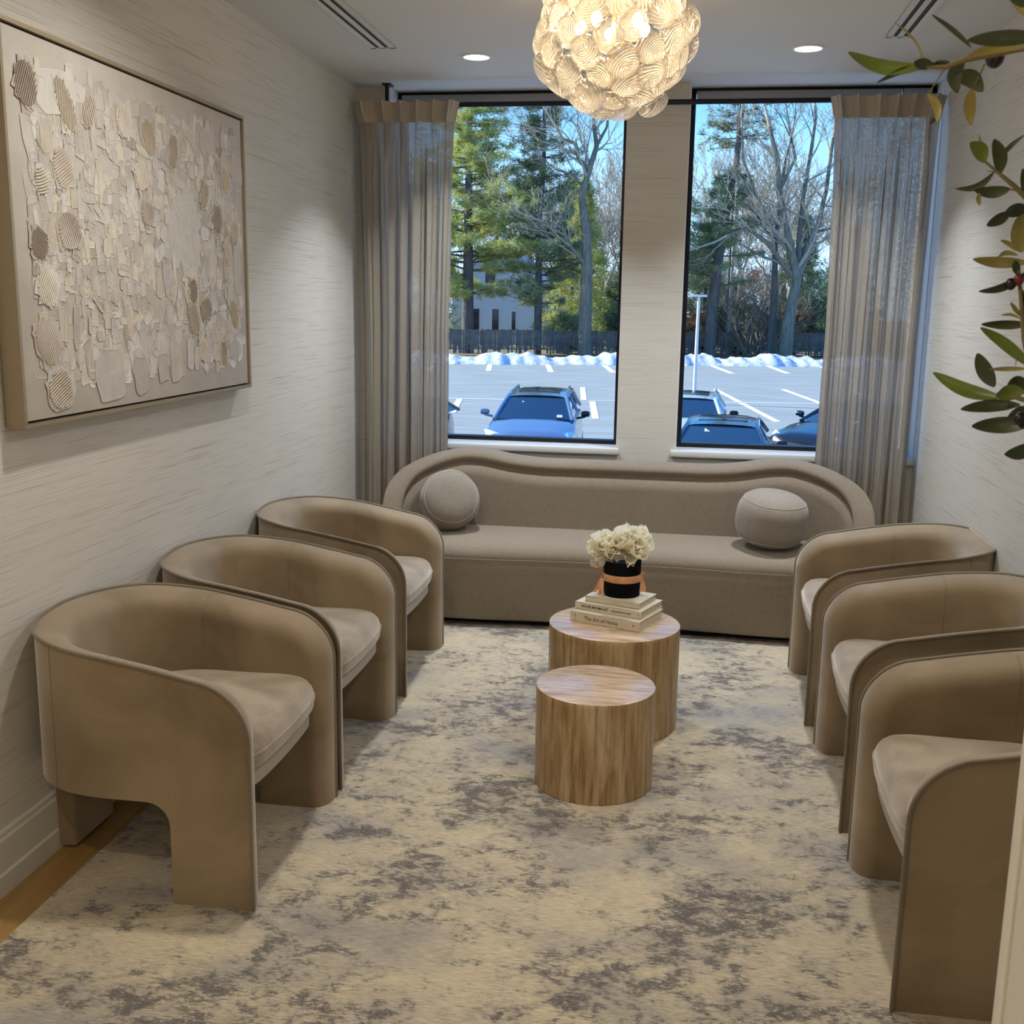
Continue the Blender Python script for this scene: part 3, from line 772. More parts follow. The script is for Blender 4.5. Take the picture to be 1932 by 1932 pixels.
def strip(pts, w, side, mat, name, parent):
    V = []; Fc = []
    for p in pts:
        p = Vector(p); s_ = Vector(side).normalized() * w / 2; V += [p - s_, p + s_]
    for i in range(len(pts) - 1): Fc.append((2 * i, 2 * i + 1, 2 * i + 3, 2 * i + 2))
    k = len(V); V += [v + Vector((0, -0.0008, 0)) for v in V]; Fc += [tuple(k + i for i in f[::-1]) for f in Fc]
    return mesh_obj(name, V, Fc, mat, parent, 60)
for side, lst in ((-1, [((-0.066, -0.016, 0.075), (-0.078, -0.03, 0.045), (-0.093, -0.035, 0.012), 0.013), ((-0.066, -0.016, 0.075), (-0.073, -0.04, 0.04), (-0.074, -0.048, 0.006), 0.013),
                        ((-0.066, -0.016, 0.07), (-0.066, -0.046, 0.03), (-0.060, -0.052, 0.001), 0.009), ((-0.067, -0.01, 0.078), (-0.077, -0.02, 0.10), (-0.074, -0.02, 0.128), 0.013)]),
                  (1, [((0.067, -0.016, 0.08), (0.076, -0.02, 0.055), (0.081, -0.03, 0.024), 0.011), ((0.067, -0.016, 0.08), (0.071, -0.028, 0.05), (0.069, -0.035, 0.022), 0.010), ((0.067, -0.01, 0.078), (0.074, -0.012, 0.087), (0.071, -0.012, 0.096), 0.012)])):
    for a, b, c, w in lst: strip([a, b, c], w, (1, 0.25, 0), silk, 'ribbon_tail', vb)
strip([(-0.078, -0.02, 0.106), (-0.100, -0.028, 0.118), (-0.102, -0.028, 0.142)], 0.024, (1, 0.2, 0.3), plain('gift_tag', (0.66, 0.55, 0.50), 0.6), 'gift_tag', vb)

def petal_mat():
    t = NT('cream_petal'); v = t.coord(); a = t.noise(v, 18, 2)
    c = t.ramp(a, [(0.3, (1.0, 0.94, 0.72)), (0.65, (1.0, 0.98, 0.90))])
    d = t.node('BsdfDiffuse'); t.l.new(c, d.inputs[0]); tr = t.node('BsdfTranslucent'); t.l.new(c, tr.inputs[0]); t.surf(t.mixsh(0.5, d.outputs[0], tr.outputs[0])); return t.m
PET = petal_mat()
def petal(L, w, cup, seed):
    r_ = random.Random(seed); nu, nv = 10, 8; V = []; Fc = []
    for i in range(nu + 1):
        u = i / nu; ww = w * math.sin(min(1, u * 1.15 + 0.12) * math.pi * 0.62) ** 0.8
        for j in range(nv + 1):
            q = j / nv * 2 - 1; edge = (0.045 * math.sin(q * 8 + seed) + 0.03 * math.sin(q * 17 + seed * 2)) * (u ** 3)
            y = u * L * (1 - 0.42 * q * q * u * u + edge); z = cup * L * (u ** 2) * 0.55 + ww * 0.40 * q * q * cup + 0.05 * math.sin(q * 8 + u * 3 + seed) * u * u
            V.append((ww * q * 0.5, y, z))
    for i in range(nu):
        for j in range(nv):
            a = i * (nv + 1) + j; Fc.append((a, a + 1, a + nv + 2, a + nv + 1))
    me = make_mesh('petal', V, Fc, PET, 180); return me
PM = [petal(1.0, 0.95, c, i) for i, c in enumerate((0.5, 0.8, 1.1, 0.3, 1.4, 0.7))]
def peony(loc, R, tilt, label, seed):
    r_ = random.Random(seed); root = empty('peony', loc); root.rotation_euler = tilt
    tag(root, label, 'flower', 'cream peonies in the black box')
    for layer, (cnt, el0, ln) in enumerate(((13, -22, 1.0), (13, -4, 1.02), (13, 14, 1.0), (12, 30, 0.92), (11, 46, 0.80), (11, 62, 0.66), (9, 76, 0.5))):
        for k in range(cnt):
            az = 2 * math.pi * (k + 0.5 * layer) / cnt + r_.uniform(-0.2, 0.2); el = math.radians(el0 + r_.uniform(-10, 10))
            o = link('petal', PM[r_.randrange(6)], root)
            s_ = R * ln * r_.uniform(0.85, 1.12); o.scale = (s_ * r_.uniform(0.6, 0.9), s_, s_)
            o.rotation_euler = Matrix.Rotation(az, 3, 'Z').to_euler()
            mr = Matrix.Rotation(az, 3, 'Z') @ Matrix.Rotation(el, 3, 'X') @ Matrix.Rotation(r_.uniform(-0.3, 0.3), 3, 'Y'); o.rotation_euler = mr.to_euler()
            o.location = (0, 0, 0.002 * layer)
    m = MB(); m.tube([(0, 0, -0.02), (0, 0, -R * 0.7)], 0.004, 6); m.build('stem', plain('flower_stem', (0.12, 0.2, 0.05), 0.6), root)
peony((VX + 0.016, VY - 0.005, VZ + 0.186), 0.078, (math.radians(38), math.radians(6), 0.2), 'larger fully open cream peony on the right side of the black box', 3)
peony((VX - 0.078, VY - 0.005, VZ + 0.172), 0.062, (math.radians(24), math.radians(-34), 1.1), 'smaller cream peony leaning left out of the black box', 5)
for q in range(5):
    a = 2.2 + q * 0.55; c = Vector((VX + 0.035 * math.cos(a), VY + 0.03 * math.sin(a), VZ + 0.13))

# ================================================================== CURTAINS AND ROD
rodz, rody = 2.593, 5.757
rd = empty('curtain_rod', (-0.29, rody, rodz)); tag(rd, 'long black metal curtain rod across both windows', 'curtain rod')
m = MB(); m.tube([(x, 0, 0) for x in (-1.47, -0.7, 0, 0.7, 1.47)], 0.013, 14); m.build('rod', MAT['black'], rd, 40)
for bx in (-1.295, 0.105):
    m = MB(); m.box(bx - 0.009, bx + 0.009, -0.012, 0.0, 0.010, 0.106); m.box(bx - 0.022, bx + 0.022, -0.02, 0.05, 0.098, 0.1068); m.box(bx - 0.012, bx + 0.012, -0.017, 0.017, -0.022, 0.014)
    m.build('bracket', MAT['black'], rd, None, 0.002)
def curtain(xa0, xb0, xa1, xb1, npl, seed, label, ytop):
    """xa0..xb0 at the top, xa1..xb1 at the floor"""
    r_ = random.Random(seed); ztop, zbot = rodz + 0.012, 0.015
    root = empty('linen_curtain', ((xa0 + xb0) / 2, rody, zbot)); tag(root, label, 'curtain', 'pinch pleated linen curtains')
    NX, NZ = npl * 30, 56; x0c = (xa0 + xb0) / 2
    ph = [r_.uniform(-0.5, 0.5) for _ in range(npl + 1)]; wd = [r_.uniform(0.7, 1.35) for _ in range(npl)]; cum = np.r_[0, np.cumsum(wd)]; cum /= cum[-1]
    ph2 = r_.uniform(0, 6); zz = np.r_[np.linspace(0, 0.10, 10), np.linspace(0.10, 0.4, 14)[1:], np.linspace(0.4, ztop - zbot, NZ - 23)[1:]]
    V = []
    for dz in zz:
        z = ztop - dz; f = dz / (ztop - zbot); k = min(1, max(0, (dz - 0.09) / 0.35)); k = k * k * (3 - 2 * k)
        nk_ = min(1, dz / 0.12) * (1 - 0.6 * min(1, max(0, dz - 0.3)))
        sway = 0.012 * math.sin(f * 3 + ph2)
        fl = min(1.0, f * 2.2)
        xa = xa0 + (xa1 - xa0) * fl; xb = xb0 + (xb1 - xb0) * fl
        for i in range(NX + 1):
            u = i / NX; p = min(npl - 1, int(np.searchsorted(cum, u, 'right') - 1)); t_ = (u - cum[p]) / (cum[p + 1] - cum[p])
            # header: flat with triple pinch at every pleat centre, fanning open above
            pin = math.exp(-((t_ - 0.5) / (0.12 + 0.09 * (1 - min(1, dz / 0.095)))) ** 2)
            fan = 1 - min(1, dz / 0.095)
            yh = 0.004 - 0.062 * pin * (0.70 + 0.30 * math.cos((t_ - 0.5) * 36)) * (0.75 + 0.25 * fan) + 0.010 * math.cos(2 * math.pi * t_)
            squeeze = (0.5 - t_) * pin * 0.55 * (1 - fan) * (1 - k * 0.6)
            # body: soft folds
            a = 2 * math.pi * t_ + ph[p] * math.sin(f * 2.2 + p); 
            yb_ = -0.008 - 0.044 * (0.5 + 0.5 * math.cos(a - math.pi)) ** 0.8 + 0.010 * math.sin(2 * a + p * 1.7 + f * 1.5) + 0.005 * math.sin(5 * a + p)
            wob = 0.006 * math.sin(3.1 * a + f * 4 + p * 2.3)
            y = yh * (1 - k) + yb_ * k
            x = xa + 0.022 * nk_ + (xb - xa - 0.044 * nk_) * (u + squeeze * (cum[p + 1] - cum[p]) + 0.010 * math.sin(a * 1.0 + p) * k) + wob * k + sway * k * 0.4
            V.append((x - x0c, y + ytop, z - zbot))
    Fc = []; w = NX + 1; hd = 11
    for j in range(len(zz) - 1):
        for i in range(NX): Fc.append((j * w + i, j * w + i + 1, (j + 1) * w + i + 1, (j + 1) * w + i))
    nh = 9
    Vh = V[:(nh + 1) * w]; Fh = Fc[:nh * NX]
    Vb = V[nh * w:]; Fb = [tuple(a - nh * w for a in f) for f in Fc[nh * NX:]]
    def two(Vx, Fx, th):
        k_ = len(Vx); return Vx + [(a, b + th, c) for a, b, c in Vx], Fx + [tuple(k_ + i for i in f[::-1]) for f in Fx]
    a_, b_ = two(Vh, Fh, 0.004); mesh_obj('header_tape', a_, b_, MAT['header'], root, 180)
    mesh_obj('panel', Vb, Fb, MAT['curtain'], root, 180)
    for i in range(npl + 1):
        gx = xa0 + (xb0 - xa0) * min(0.97, max(0.03, cum[i] if i <= npl else 1)) - x0c
        m = MB(); m.tube([(gx, 0.0185 * math.cos(q), rodz - zbot - 0.003 + 0.0185 * math.sin(q)) for q in np.linspace(0, 2 * math.pi, 17)[:-1]], 0.0018, 5, closed=True); m.build('ring', MAT['black'], root, 60)
curtain(-1.762, -1.198, -1.725, -1.240, 6, 4, 'floor length beige linen curtain at the left of the left window', -0.036)
curtain(0.642, 1.184, 0.678, 1.146, 6, 9, 'floor length beige linen curtain at the right of the right window', -0.036)

# ================================================================== CHANDELIER
chx, chy, chz = -0.287, 3.90, 2.480
ch = empty('bubble_chandelier', (chx, chy, chz)); tag(ch, 'large chandelier of overlapping swirled glass bubbles glowing warm', 'chandelier')
disc = MB(); K = 28; prof = []
for i in range(11):
    a = math.pi * 0.5 * i / 10; prof.append((math.sin(a), math.cos(a)))
V = []; Fc = []
for i, (rr, zz) in enumerate(prof + [(0.985, -0.22), (0.86, -0.42)]):
    for j in range(K):
        a = 2 * math.pi * j / K + rr * 2.2; V.append((rr * math.cos(a), rr * math.sin(a), zz * 0.62))
for i in range(len(prof) + 1):
    for j in range(K):
        a = i * K + j; b = i * K + (j + 1) % K; Fc.append((a, a + K, b + K, b))
MI_ = [0] * len(Fc); q0 = len(V); NR = 24
for i in range(NR):
    a = 2 * math.pi * i / NR
    for j in range(6):
        b = 2 * math.pi * j / 6; rr = 0.985 + 0.018 * math.cos(b); V.append((rr * math.cos(a), rr * math.sin(a), -0.1 + 0.018 * math.sin(b)))
for i in range(NR):
    for j in range(6): Fc.append((q0 + i * 6 + j, q0 + ((i + 1) % NR) * 6 + j, q0 + ((i + 1) % NR) * 6 + (j + 1) % 6, q0 + i * 6 + (j + 1) % 6)); MI_.append(1)
bub_me = make_mesh('glass_bubble', V, Fc, [MAT['swirl'], MAT['rim']], 180, mi=MI_)
GA = math.pi * (3 - math.sqrt(5)); NB = 92; r_ = random.Random(12); cnt = 0
for i in range(NB):
    zc = -1 + 2 * (i + 0.5) / NB; az = GA * i
    if zc > 0.74: continue
    rho = math.sqrt(1 - zc * zc)
    R = 0.243 + r_.uniform(-0.026, 0.016)
    dvec = Vector((rho * math.cos(az), rho * math.sin(az), zc)); p = Vector((dvec.x * R, dvec.y * R, dvec.z * R * 0.98))
    o = link('glass_bubble', bub_me, ch); s_ = r_.uniform(0.049, 0.059); o.scale = (s_,) * 3; o.location = p
    o.rotation_euler = (dvec + Vector((r_.uniform(-.35, .35), r_.uniform(-.35, .35), r_.uniform(-.35, .35)))).to_track_quat('Z', 'Y').to_euler()
    o.rotation_euler.rotate_axis('Z', r_.uniform(0, 6)); cnt += 1
m = MB(); m.tube([(0, 0, ZC - chz - 0.001), (0, 0, -0.20)], 0.007, 10); m.lathe([(0.0001, ZC - chz - 0.001), (0.065, ZC - chz - 0.001), (0.065, ZC - chz - 0.022), (0.0001, ZC - chz - 0.022)][::-1], k=32)
for k in range(5):
    a = k * math.pi / 2.5 + 0.5
    m.tube([(0, 0, -0.02), (0.09 * math.cos(a), 0.09 * math.sin(a), -0.035), (0.115 * math.cos(a), 0.115 * math.sin(a), 0.01)], 0.004, 6)
for zr, rr in ((0.12, 0.17), (-0.10, 0.14)):
    m.tube([(rr * math.cos(a), rr * math.sin(a), zr) for a in np.linspace(0, 2 * math.pi, 33)[:-1]], 0.003, 6, closed=True)
    for k in range(4):
        a = k * math.pi / 2 + zr * 9; m.tube([(0, 0, zr), (rr * math.cos(a), rr * math.sin(a), zr)], 0.003, 6)
m.build('frame', MAT['brass'], ch, 40)
for k in range(5):
    a = k * math.pi / 2.5 + 0.5; bx, by = 0.115 * math.cos(a), 0.115 * math.sin(a)
    m = MB(); m.lathe([(0.0001, 0.012), (0.009, 0.014), (0.018, 0.030), (0.019, 0.042), (0.012, 0.055), (0.0001, 0.061)], (bx, by, 0), 14); m.build('bulb', MAT['bulb'], ch, 60)
    d = bpy.data.lights.new('bulb_lamp', 'POINT'); d.energy = CH_W = 5.0; d.color = (1, 0.72, 0.42); d.shadow_soft_size = 0.03
    o = bpy.data.objects.new('bulb_lamp', d); COL.objects.link(o); o.parent = ch; o.location = (bx * 0.9, by * 0.9, 0.045)

# ================================================================== PAINTING
pxw = XL; PF = -1.715; PY0, PY1, PZ0, PZ1 = 2.628, 4.162, 1.250, 2.285
pt = empty('abstract_painting', (PF, (PY0 + PY1) / 2, (PZ0 + PZ1) / 2)); tag(pt, 'large framed textured cream and taupe abstract painting on the left wall', 'painting')
hy, hz = (PY1 - PY0) / 2, (PZ1 - PZ0) / 2; dp = PF - XL - 0.003
frm = plain('champagne_frame', (0.36, 0.29, 0.19), 0.45, 0.25, bump=0.15, bscale=120)
m = MB(); ft = 0.012
for y0, y1, z0, z1 in ((-hy, hy, -hz, -hz + ft), (-hy, hy, hz - ft, hz), (-hy, -hy + ft, -hz + ft, hz - ft), (hy - ft, hy, -hz + ft, hz - ft)):
    m.box(-dp, 0, y0, y1, z0, z1)
m.build('frame', frm, pt, None, 0.001)
MB().box(-dp, -0.018, -hy + ft, hy - ft, -hz + ft, hz - ft).build('shadow_gap', MAT['dark'], pt)
def canvas_mat():
    t = NT('canvas'); v = t.coord('Object', (1, 2, 3)); a = t.noise(v, 3, 5, 0.6); w = t.noise(t.coord('Object', (1, 300, 300)), 1, 1)
    c = t.ramp(a, [(0.3, (0.50, 0.455, 0.405)), (0.7, (0.60, 0.555, 0.505))]); t.pbr(c, 0.6, 0, t.bump(w, 0.1, 0.001)); return t.m
g = 0.006
MB().box(-0.030, -0.007, -hy + ft + g, hy - ft - g, -hz + ft + g, hz - ft - g).build('canvas', canvas_mat(), pt, None, 0.002)
def paint(name, col, v=0.12): return plain(name, col, 0.5, bump=0.5, bscale=35, var=v, vscale=14)
PC = [paint('paint_cream', (0.68, 0.62, 0.51)), paint('paint_white', (0.68, 0.65, 0.60)), paint('paint_taupe', (0.49, 0.43, 0.38)), paint('paint_sand', (0.56, 0.50, 0.41)), paint('paint_greige', (0.54, 0.49, 0.445)), paint('paint_pale', (0.60, 0.56, 0.515)), paint('paint_brown', (0.42, 0.35, 0.28))]
BR = {}
def pcoord(u, v):  # 0..1 over the painting face -> local y,z  (u along +y, v up)
    return -hy + u * 2 * hy, -hz + v * 2 * hz
# knife strokes: irregular rounded quads with raised lip
def stroke(cy, cz, w, h, ang, x, mi, seed, pe=0.5, jit=0.16, n_=14):
    r_ = random.Random(seed); ca, sa = math.cos(ang), math.sin(ang); out_ = []
    for i in range(n_):
        a = 2 * math.pi * i / n_; e_ = pe; px_ = w / 2 * math.copysign(abs(math.cos(a)) ** e_, math.cos(a)); pz_ = h / 2 * math.copysign(abs(math.sin(a)) ** e_, math.sin(a))
        j = 1 + r_.uniform(-jit, jit * 0.7); px_ *= j; pz_ *= j; out_.append((cy + px_ * ca - pz_ * sa, cz + px_ * sa + pz_ * ca))
    V = [(x, y, z) for y, z in out_] + [(x - 0.0008, cy + (y - cy) * 1.04, cz + (z - cz) * 1.03) for y, z in out_] + [(x - 0.0009, cy + (y - cy) * 0.86, cz + (z - cz) * 0.86) for y, z in out_]
    Fc = [(n_ + i, n_ + (i + 1) % n_, (i + 1) % n_, i) for i in range(n_)] + [(i, (i + 1) % n_, 2 * n_ + (i + 1) % n_, 2 * n_ + i) for i in range(n_)] + [tuple(2 * n_ + i for i in range(n_))]
    return V, Fc
r_ = random.Random(21); hole = (0.655, 0.555)
groups = [MB() for _ in PC]
xbase = -0.0068
for i in range(1500):
    u, v = r_.uniform(0.07, 0.955), r_.uniform(0.12, 0.90)
    # keep the pale oval centre right free
    if ((u - hole[0]) / 0.085) ** 2 + ((v - hole[1]) / 0.155) ** 2 < 1: continue
    edge = min(u - 0.05, 0.97 - u, v - 0.10, 0.92 - v)
    vertical = r_.random() < 0.75
    w, h = (r_.uniform(0.022, 0.06), r_.uniform(0.04, 0.13)) if vertical else (r_.uniform(0.04, 0.09), r_.uniform(0.02, 0.05))
    if edge > 0.1: w *= r_.uniform(0.5, 1.0); h *= r_.uniform(0.4, 1.0)
    cy_p, cz_p = pcoord(u, v); ang = r_.gauss(0, 0.12) if vertical else r_.gauss(0.15, 0.5)
    k = r_.choices(range(7), (16, 14, 9, 15, 16, 26, 2))[0]
    Vs, Fs = stroke(cy_p, cz_p, w, h, ang, xbase + 0.0003 + 0.0010 * r_.random() + 0.0000012 * i, k, i); groups[k].add(Vs, Fs)
big_strokes = [(0.12, 0.10, 0.09, 0.13, 4), (0.30, 0.11, 0.11, 0.16, 4), (0.42, 0.10, 0.06, 0.12, 2), (0.52, 0.115, 0.05, 0.10, 2), (0.58, 0.13, 0.05, 0.14, 3), (0.90, 0.15, 0.06, 0.06, 2),
               (0.80, 0.86, 0.06, 0.08, 4), (0.95, 0.80, 0.07, 0.12, 3), (0.88, 0.78, 0.05, 0.14, 3), (0.5, 0.85, 0.07, 0.14, 2), (0.16, 0.86, 0.14, 0.12, 1), (0.94, 0.45, 0.05, 0.2, 3)]
for i, (u, v, w, h, k) in enumerate(big_strokes):
    a, b = pcoord(u, v); Vs, Fs = stroke(a, b, w * 1.5, h, r_.gauss(0, 0.06), xbase + 0.0032, k, 900 + i)
    mesh_obj('knife_stroke', Vs, Fs, PC[k], pt)
for k, gmb in enumerate(groups):
    o = gmb.build('knife_strokes', PC[k], pt); o['kind'] = 'stuff'
# pale oval left bare in the paint
a, b = pcoord(*hole); bare = MB()
Vs, Fs = stroke(a, b, 0.19, 0.24, 0.05, xbase + 0.0012, 1, 77, 1.0, 0.12, 44); bare.add(Vs, Fs)
for q in range(90):
    an_, rr_ = r_.uniform(0, 6.28), r_.uniform(0, 1) ** 0.5; Vs, Fs = stroke(a + 0.112 * rr_ * math.cos(an_), b + 0.145 * rr_ * math.sin(an_), r_.uniform(0.02, 0.05), r_.uniform(0.04, 0.09), r_.gauss(0, 0.15), xbase + 0.0013 + 0.000004 * q, 0, 2000 + q, 0.6); bare.add(Vs, Fs)
bare.build('bare_oval', paint('paint_bare', (0.60, 0.575, 0.54), 0.03), pt)
# comb raked patches: (u, v, width m, height m, angle of the grooves)
combs = [(0.07, 0.86, 0.13, 0.15, 0.9), (0.19, 0.84, 0.10, 0.20, 1.3), (0.27, 0.84, 0.08, 0.13, 1.2), (0.17, 0.67, 0.12, 0.14, 0.7), (0.10, 0.63, 0.08, 0.10, 0.5), (0.18, 0.51, 0.15, 0.14, 0.95),
         (0.08, 0.47, 0.10, 0.11, 2.4), (0.10, 0.36, 0.13, 0.14, 0.75), (0.09, 0.22, 0.15, 0.17, 0.85), (0.12, 0.09, 0.16, 0.14, 0.6), (0.40, 0.84, 0.10, 0.12, 1.0), (0.50, 0.82, 0.10, 0.15, 1.55),
         (0.61, 0.80, 0.07, 0.14, 1.1), (0.46, 0.70, 0.11, 0.12, 0.75), (0.48, 0.59, 0.10, 0.10, 0.7), (0.76, 0.685, 0.075, 0.12, 0.9), (0.83, 0.61, 0.09, 0.13, 0.7), (0.93, 0.57, 0.07, 0.11, 0.9),
         (0.88, 0.49, 0.08, 0.12, 0.75), (0.68, 0.36, 0.08, 0.11, 2.3), (0.745, 0.30, 0.12, 0.11, 0.12), (0.68, 0.265, 0.11, 0.14, 0.9), (0.72, 0.16, 0.09, 0.11, 0.95), (0.84, 0.14, 0.05, 0.12, 2.0), (0.88, 0.75, 0.06, 0.12, 1.2), (0.91, 0.28, 0.06, 0.14, 1.4)]
cm = [paint('comb_taupe', (0.40, 0.325, 0.265), 0.1), paint('comb_sand', (0.50, 0.41, 0.31), 0.1), paint('comb_cream', (0.60, 0.53, 0.42), 0.1)]
for i, (u, v, w, h, ang) in enumerate(combs):
    cy_p, cz_p = pcoord(u, v); mb = MB(); lean = r_.uniform(-0.55, 0.55); n_ = int(max(w, h) / 0.0105)
    w *= 0.80; h *= 0.80; Vs, Fs = stroke(0, 0, w, h, lean, 0.0, 0, 500 + i, 0.62, 0.22, 26); mb.add(Vs, Fs, 1)
    ca, sa = math.cos(ang), math.sin(ang); ne = 2.4
    for q in range(-n_, n_ + 1):
        off = q * 0.0082; pts = []
        for tt in np.linspace(-1, 1, 41):
            s_ = tt * max(w, h) * 0.75; bend = 0.012 * math.sin(tt * 1.6 + i)
            y_ = s_ * ca - (off + bend) * sa; z_ = s_ * sa + (off + bend) * ca
            yl = y_ * math.cos(-lean) - z_ * math.sin(-lean); zl_ = y_ * math.sin(-lean) + z_ * math.cos(-lean)
            if abs(yl / (w / 2)) ** ne + abs(zl_ / (h / 2)) ** ne < 0.9: pts.append((0.0022, y_, z_))
        if len(pts) > 3:
            mb.tube(pts[::2] if len(pts) > 6 else pts, 0.0019, 4)
    ci = (i * 7 + int(u * 10)) % 3 if i not in (5, 8, 0) else 0; o = mb.build('raked_patch', [cm[ci], PC[(3, 5, 1)[ci]]], pt); o.location = (xbase + 0.0036, cy_p, cz_p)

# ================================================================== OLIVE TREE
OT = Vector((0.66, 1.30, 0.0))
ot = empty('olive_tree', OT); tag(ot, 'artificial olive tree whose blurred leafy branches reach in from the right edge', 'plant')
m = MB(); m.tube([(0, 0, 0.30), (0.01, 0.02, 0.7), (-0.01, 0.0, 1.2), (0.02, 0.01, 1.7), (0.0, 0, 2.2)], [0.022, 0.019, 0.016, 0.012, 0.006], 10); m.build('trunk', MAT['twig'], ot, 60)
m = MB(); m.lathe([(0.0001, 0), (0.115, 0), (0.145, 0.03), (0.165, 0.33), (0.155, 0.33), (0.14, 0.30), (0.0001, 0.30)], k=40); m.build('pot', plain('pot_white', (0.6, 0.57, 0.5), 0.5), ot, 40)
def P3(x, y, d):
    dr = RT * (x - 966) / F_PX - UP * (y - 966) / F_PX + FW; return Vector(CAM + dr / np.linalg.norm(dr) * d)
def leaf(bx, by, tx, ty, wpx, d, mat, bend=0.10, dd=0.0, roll=0.25, double=True):
    B = P3(bx, by, d); T = P3(tx, ty, d + dd); L = (T - B).length; ax = (T - B).normalized()
    view = (Vector(CAM) - B).normalized(); sd = ax.cross(view).normalized(); nr = sd.cross(ax).normalized()
    sd = (sd * math.cos(roll) + nr * math.sin(roll)); nr = sd.cross(ax).normalized()
    w = wpx * d / F_PX / max(0.4, math.cos(roll)); V = []; Fc = []; NU, NV = 12, 4
    # bend in the picture plane as well as out of it
    for i in range(NU + 1):
        u = i / NU; ww = w / 2 * (math.sin(math.pi * min(1, u * 0.96 + 0.02)) ** 0.75) * (0.94 + 0.06 * math.cos(u * 5))
        c = B + ax * (L * u) + nr * (-0.12 * L * math.sin(math.pi * u)) + sd * (bend * L * math.sin(math.pi * u))
        for j in range(NV + 1):
            q = j / NV * 2 - 1; V.append(c + sd * (ww * q) + nr * (abs(q) * ww * 0.30))
    k = len(V); V += [v - nr * 0.0007 for v in V]
    for i in range(NU):
        for j in range(NV):
            a = i * (NV + 1) + j; Fc.append((a, a + 1, a + NV + 2, a + NV + 1)); Fc.append((k + a, k + a + NV + 1, k + a + NV + 2, k + a + 1))
    o = mesh_obj('leaf', [v - OT for v in V], Fc, MAT[mat], ot, 60); return o
def twig(pts, d, r0, r1=None, name='twig'):
    P_ = [P3(x, y, d + (k[0] if k else 0)) - OT for x, y, *k in pts]; r1 = r1 or r0 * 0.5
    MB().tube(P_, [r0 + (r1 - r0) * i / (len(P_) - 1) for i in range(len(P_))], 7).build(name, MAT['twig'], ot, 60)
D1, D2, D3 = 0.98, 1.16, 1.10
for a in [(1744, 126, 1601, 99, 25, D1, 'leaf_g', -0.06), (1790, 122, 1655, 156, 12, D1, 'leaf_d', 0.05), (1760, 124, 1725, 118, 20, D1, 'leaf_d', 0), (1746, 127, 1690, 44, 4, D1, 'leaf_y', 0.12), (1833, 89, 1759, 28, 8, D1, 'leaf_d', 0.08),
          (1965, 68, 1826, 76, 27, 0.92, 'leaf_d', 0.03), (1975, 78, 1828, 104, 22, 0.93, 'leaf_y', 0.05), (1817, 109, 1806, 176, 26, D1, 'leaf_d', 0.15), (1800, 140, 1855, 172, 30, D1, 'leaf_d', -0.12), (1834, 168, 1832, 236, 21, D1, 'leaf_y', 0.03),
          (1750, 176, 1768, 230, 15, D1, 'leaf_y', -0.15), (1768, 222, 1755, 234, 7, D1, 'leaf_d', 0), (1795, 122, 1765, 117, 12, D1, 'leaf_d', 0), (1940, 30, 1908, 0, 16, 0.9, 'leaf_y', 0.1), (1935, 12, 1900, -12, 22, 0.9, 'leaf_d', 0.1),
          (1858, 306, 1832, 268, 27, D2, 'leaf_g', 0.10), (1887, 328, 1876, 263, 25, D2, 'leaf_d', 0.06), (1853, 286, 1847, 253, 6, D2, 'leaf_y', 0), (1876, 324, 1802, 356, 13, D2, 'leaf_d', -0.16), (1906, 357, 1838, 359, 22, D2, 'leaf_d', -0.08),
          (1848, 364, 1849, 388, 9, D2, 'leaf_y', 0.08), (1887, 300, 1934, 254, 8, D2, 'leaf_d', -0.12), (1936, 372, 1930, 318, 15, D2, 'leaf_d', 0), (1940, 392, 1895, 404, 24, D2, 'leaf_d', 0.02), (1905, 400, 1862, 426, 20, D2, 'leaf_d', -0.08),
          (1926, 476, 1930, 402, 44, D2, 'leaf_y', 0.05), (1920, 474, 1888, 453, 9, D2, 'leaf_y', 0.05), (1940, 495, 1836, 489, 21, D3, 'leaf_y', -0.03), (1921, 481, 1884, 484, 9, D3, 'leaf_y', 0.2), (1940, 512, 1847, 550, 15, D3, 'leaf_d', -0.14),
          (1920, 518, 1916, 492, 14, D3, 'leaf_d', 0), (1929, 598, 1922, 540, 13, D3, 'leaf_d', 0.05), (1927, 598, 1907, 571, 8, D3, 'leaf_y', 0), (1925, 602, 1889, 595, 5, D3, 'leaf_y', 0.1), (1940, 612, 1852, 612, 17, D3, 'leaf_d', -0.05),
          (1945, 692, 1850, 618, 22, D3, 'leaf_g', 0.04), (1876, 730, 1844, 667, 29, D3, 'leaf_d', -0.06), (1888, 750, 1761, 703, 27, D3, 'leaf_g', -0.04), (1925, 764, 1813, 772, 24, D3, 'leaf_d', 0.05), (1932, 738, 1880, 748, 30, D3, 'leaf_g', 0.05),
          (1945, 800, 1834, 804, 32, D3, 'leaf_d', 0.02), (1950, 838, 1896, 858, 27, D3, 'leaf_d', -0.1), (1938, 696, 1866, 697, 9, D3, 'leaf_y', 0), (1940, 720, 1900, 730, 22, D3, 'leaf_d', 0.1), (1945, 745, 1905, 722, 20, D3, 'leaf_d', 0.1), (1945, 770, 1900, 790, 18, D3, 'leaf_d', 0.1)]:
    leaf(*a, dd=rnd.uniform(-0.012, 0.012), roll=rnd.uniform(-0.5, 0.5))
twig([(1745, 127), (1786, 126), (1822, 112), (1870, 102), (1950, 84)], D1, 0.0014, 0.0035)
twig([(1855, 302), (1887, 329), (1912, 350), (1950, 386)], D2, 0.001, 0.003)
twig([(1876, 324), (1862, 323)], D2, 0.0006); twig([(1906, 357), (1930, 362)], D2, 0.0008)
twig([(1784, 128), (1752, 176)], D1, 0.0007); twig([(1858, 120), (1841, 158)], D1, 0.0009)
